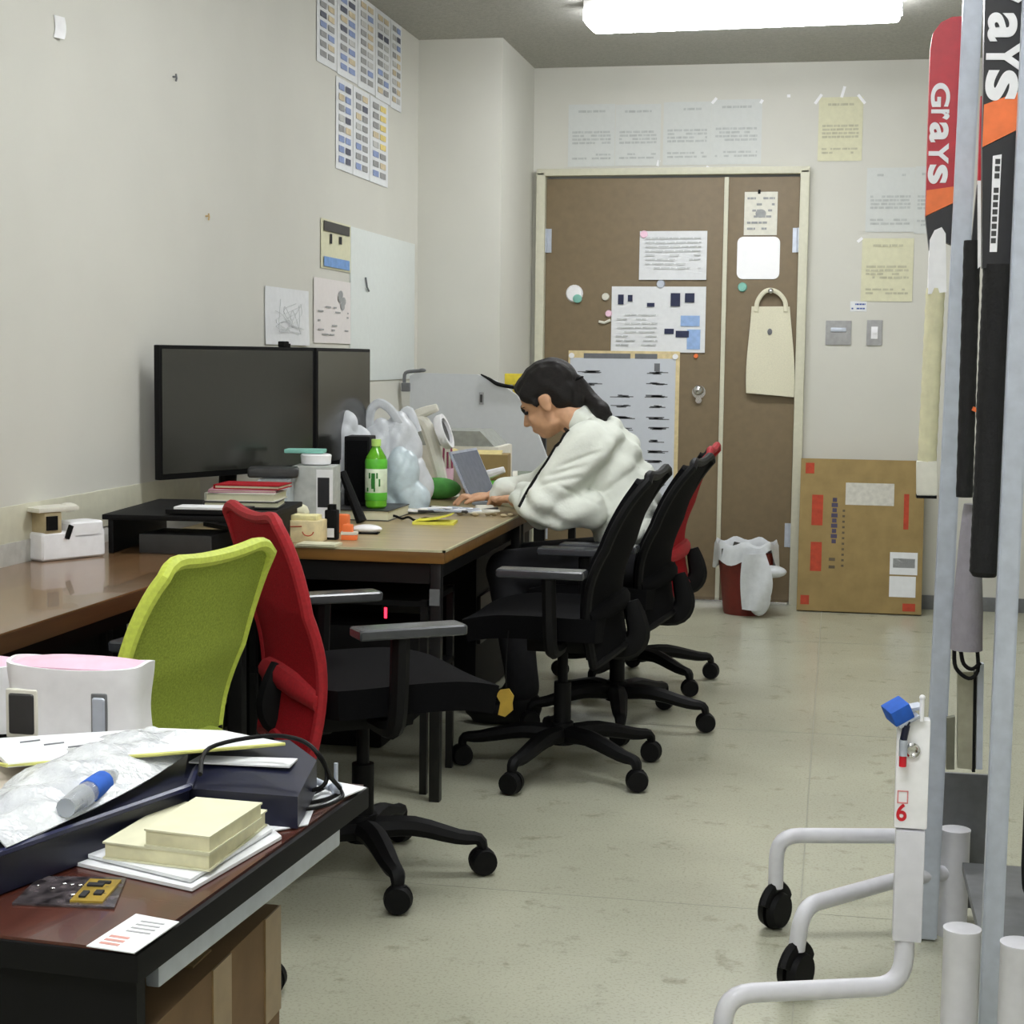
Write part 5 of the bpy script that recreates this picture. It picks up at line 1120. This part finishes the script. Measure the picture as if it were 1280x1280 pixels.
poly_part('orange_band', [(1158, 238), (1200, 232), (1199, 250), (1157, 270)], Yb, .032, M_orange, t, o0, -.001)
poly_part('dark_band', [(1157, 271), (1199, 251), (1198, 310), (1176, 300), (1162, 316)], Yb, .03, M_batblack, t, o0)
poly_part('white_shaft', [(1162, 300), (1168, 288), (1177, 284), (1182, 292), (1183, 365), (1160, 368)], Yb, .036, M_white, t, o0, -.003)
bm = B(); 
gp = [rel_ for rel_ in [onY(1170, 360, Yb)-o0, onY(1164, 470, Yb)-o0, onY(1159, 580, Yb)-o0]]
gp = [p+Vector((0, .015, 0)) for p in gp]
tube(bm, [gp[0].lerp(gp[2], i/24) for i in range(25)], [.019+.0015*(i % 2) for i in range(25)], 12); obj('grip', bm, M_gripcream, t)
bm = B(); q = onY(1159, 598, Yb)-o0; box(bm, (.044, .04, .075), q+Vector((0, .015, 0)), (0, R(-2), 0), bev=.006); obj('grip_end', bm, M_offwhite, t); bm = B(); box(bm, (.042, .042, .006), q+Vector((0, .015, -.04))); obj('butt_edge', bm, M_black, t)
down_text(t, o0, Yb, [('G', 1164, 1188, 104, 134), ('r', 1164, 1187, 137, 150), ('a', 1162, 1186, 153, 178), ('Y', 1161, 1186, 179, 205), ('s', 1160, 1185, 206, 230)], M_white)
# black bat, near
Y2 = 3.05; o1 = P2(1240, 300, Y2)
t = thing('black_bat', 'black and orange bat with long black grip hanging between the posts', 'sports stick', (o1.x, Y2, o1.z))
poly_part('blade', [(1232, -60), (1284, -60), (1281, 158), (1228, 184)], Y2, .03, M_batblack, t, o1)
poly_part('orange_band', [(1230, 131), (1281, 112), (1280, 158), (1228, 184)], Y2, .033, M_orange, t, o1, -.0015)
poly_part('lower_blade', [(1228, 185), (1280, 159), (1268, 335), (1228, 335)], Y2, .03, M_batblack, t, o1)
poly_part('white_label', [(1241, 195), (1252, 193), (1246, 315), (1237, 315)], Y2, .002, M_white, t, o1, -.002)
bm = B()
for k_ in range(12):
    if k_ == 3: continue
    q = onY(1247-.5*k_, 202+9*k_, Y2)-o1; box(bm, (.0085, .001, .009), (q.x, -.0026, q.z))
obj('label_print', bm, M_darkgrey, t, smooth=False)
bm = B(); g0, g1 = onY(1250, 330, Y2)-o1+Vector((0, .015, 0)), onY(1231, 722, Y2)-o1+Vector((0, .015, 0)); nG = 60
tube(bm, [g0.lerp(g1, i/nG) for i in range(nG+1)], [(.0275 if i < nG*.5 else .026)+(.0008 if i % 2 else 0)-(.006 if i == nG else 0) for i in range(nG+1)], 14); obj('grip', bm, M_grip, t)
down_text(t, o1, Y2, [('G', 1237, 1280, -68, -22), ('r', 1237, 1280, -18, 4), ('a', 1235, 1272, 16, 52), ('Y', 1233, 1278, 52, 90), ('s', 1232, 1273, 88, 126)], M_white)
# thin third stick between
Y3 = 3.25; o2 = P2(1208, 400, Y3)
t = thing('thin_stick', 'thin black stick with red shaft and white strip between the posts', 'sports stick', (o2.x, Y3, o2.z))
poly_part('red_shaft', [(1226, 120), (1233, 120), (1230, 235), (1222, 235)], Y3, .02, M_batred, t, o2); poly_part('white_strip', [(1222, 226), (1230, 226), (1229, 330), (1222, 336)], Y3, .014, M_white, t, o2, -.004)
bm = B(); g0, g1 = onY(1216, 300, Y3)-o2+Vector((0, .012, 0)), onY(1206, 622, Y3)-o2+Vector((0, .012, 0)); tube(bm, [g0.lerp(g1, i/30) for i in range(31)], [.0155+.0008*(i % 2) for i in range(31)], 12); obj('grip', bm, M_grip, t)
bm = B(); q = onY(1219, 512, Y3)-o2; box(bm, (.012, .03, .008), q+Vector((0, .0, 0)), (0, .4, 0)); obj('orange_tape', bm, M_orange, t)
poly_part('upper_shaft', [(1222, 230), (1228, 235), (1224, 330), (1212, 330)], Y3, .02, M_batblack, t, o2, .004)
# hanger bar for the three sticks
bm = B(); box(bm, (.26, .8, .015), (.44, 3.33, 2.02)); bm.free()
# grey cloth roll with cables
Y4 = 3.3; o3 = P2(1208, 815, Y4)
t = thing('cloth_roll', 'grey cloth roll with black cable loops below it between the posts', 'cloth roll', (o3.x, Y4, o3.z))
r0, r1 = onY(1214, 630, Y4)-o3, onY(1208, 812, Y4)-o3; bm = B(); tube(bm, [r0, r0.lerp(r1, .3), r0.lerp(r1, .7), r1], [.014, .022, .029, .031], 18, smooth=4); obj('roll', bm, M_greycloth, t)
bm = B(); tube(bm, [(-.024, -.01, .004), (-.02, -.014, -.03), (.005, -.014, -.05), (.022, -.01, -.035), (.02, -.01, .004)], .004, 8, smooth=4); tube(bm, [(-.012, -.02, .004), (-.006, -.02, -.02), (.01, -.02, -.03), (.026, -.014, -.018)], .004, 8, smooth=4); obj('cable_loop', bm, M_black, t)
Y5 = 3.34; o4 = P2(1208, 960, Y5); t = thing('tan_strip', 'tan upright strip with dark edge standing on the rack side plate', 'strip', (o4.x, Y5, o4.z))
poly_part('strip', [(1197, 840), (1217, 840), (1215, 962), (1197, 960)], Y5, .02, mat('tan_grey', (150, 148, 128), .6), t, o4); poly_part('dark_edge', [(1217, 840), (1221, 840), (1219, 965), (1215, 965)], Y5, .02, M_black, t, o4, -.002); poly_part('pale_edge', [(1222, 830), (1230, 830), (1228, 962), (1220, 962)], Y5, .02, M_steel, t, o4)
poly_part('left_slat', [(1184, 898), (1194, 896), (1193, 962), (1183, 962)], Y5, .02, mat('olive_grey', (104, 104, 88), .6), t, o4)

q = onY(1127, 1017, 2.76); sp = bpy.data.objects['stickered_panel']; q0 = sp.location
glyph(sp, '6', Matrix.Translation((q.x-q0.x-.0085, -.0155, q.z-q0.z-.014)) @ Matrix(((.017, 0, 0, 0), (0, 0, -1, 0), (0, .030, 0, 0), (0, 0, 0, 1))), mat('bright_red', (206, 24, 40), .5), .0008, .02, 'red_digit')
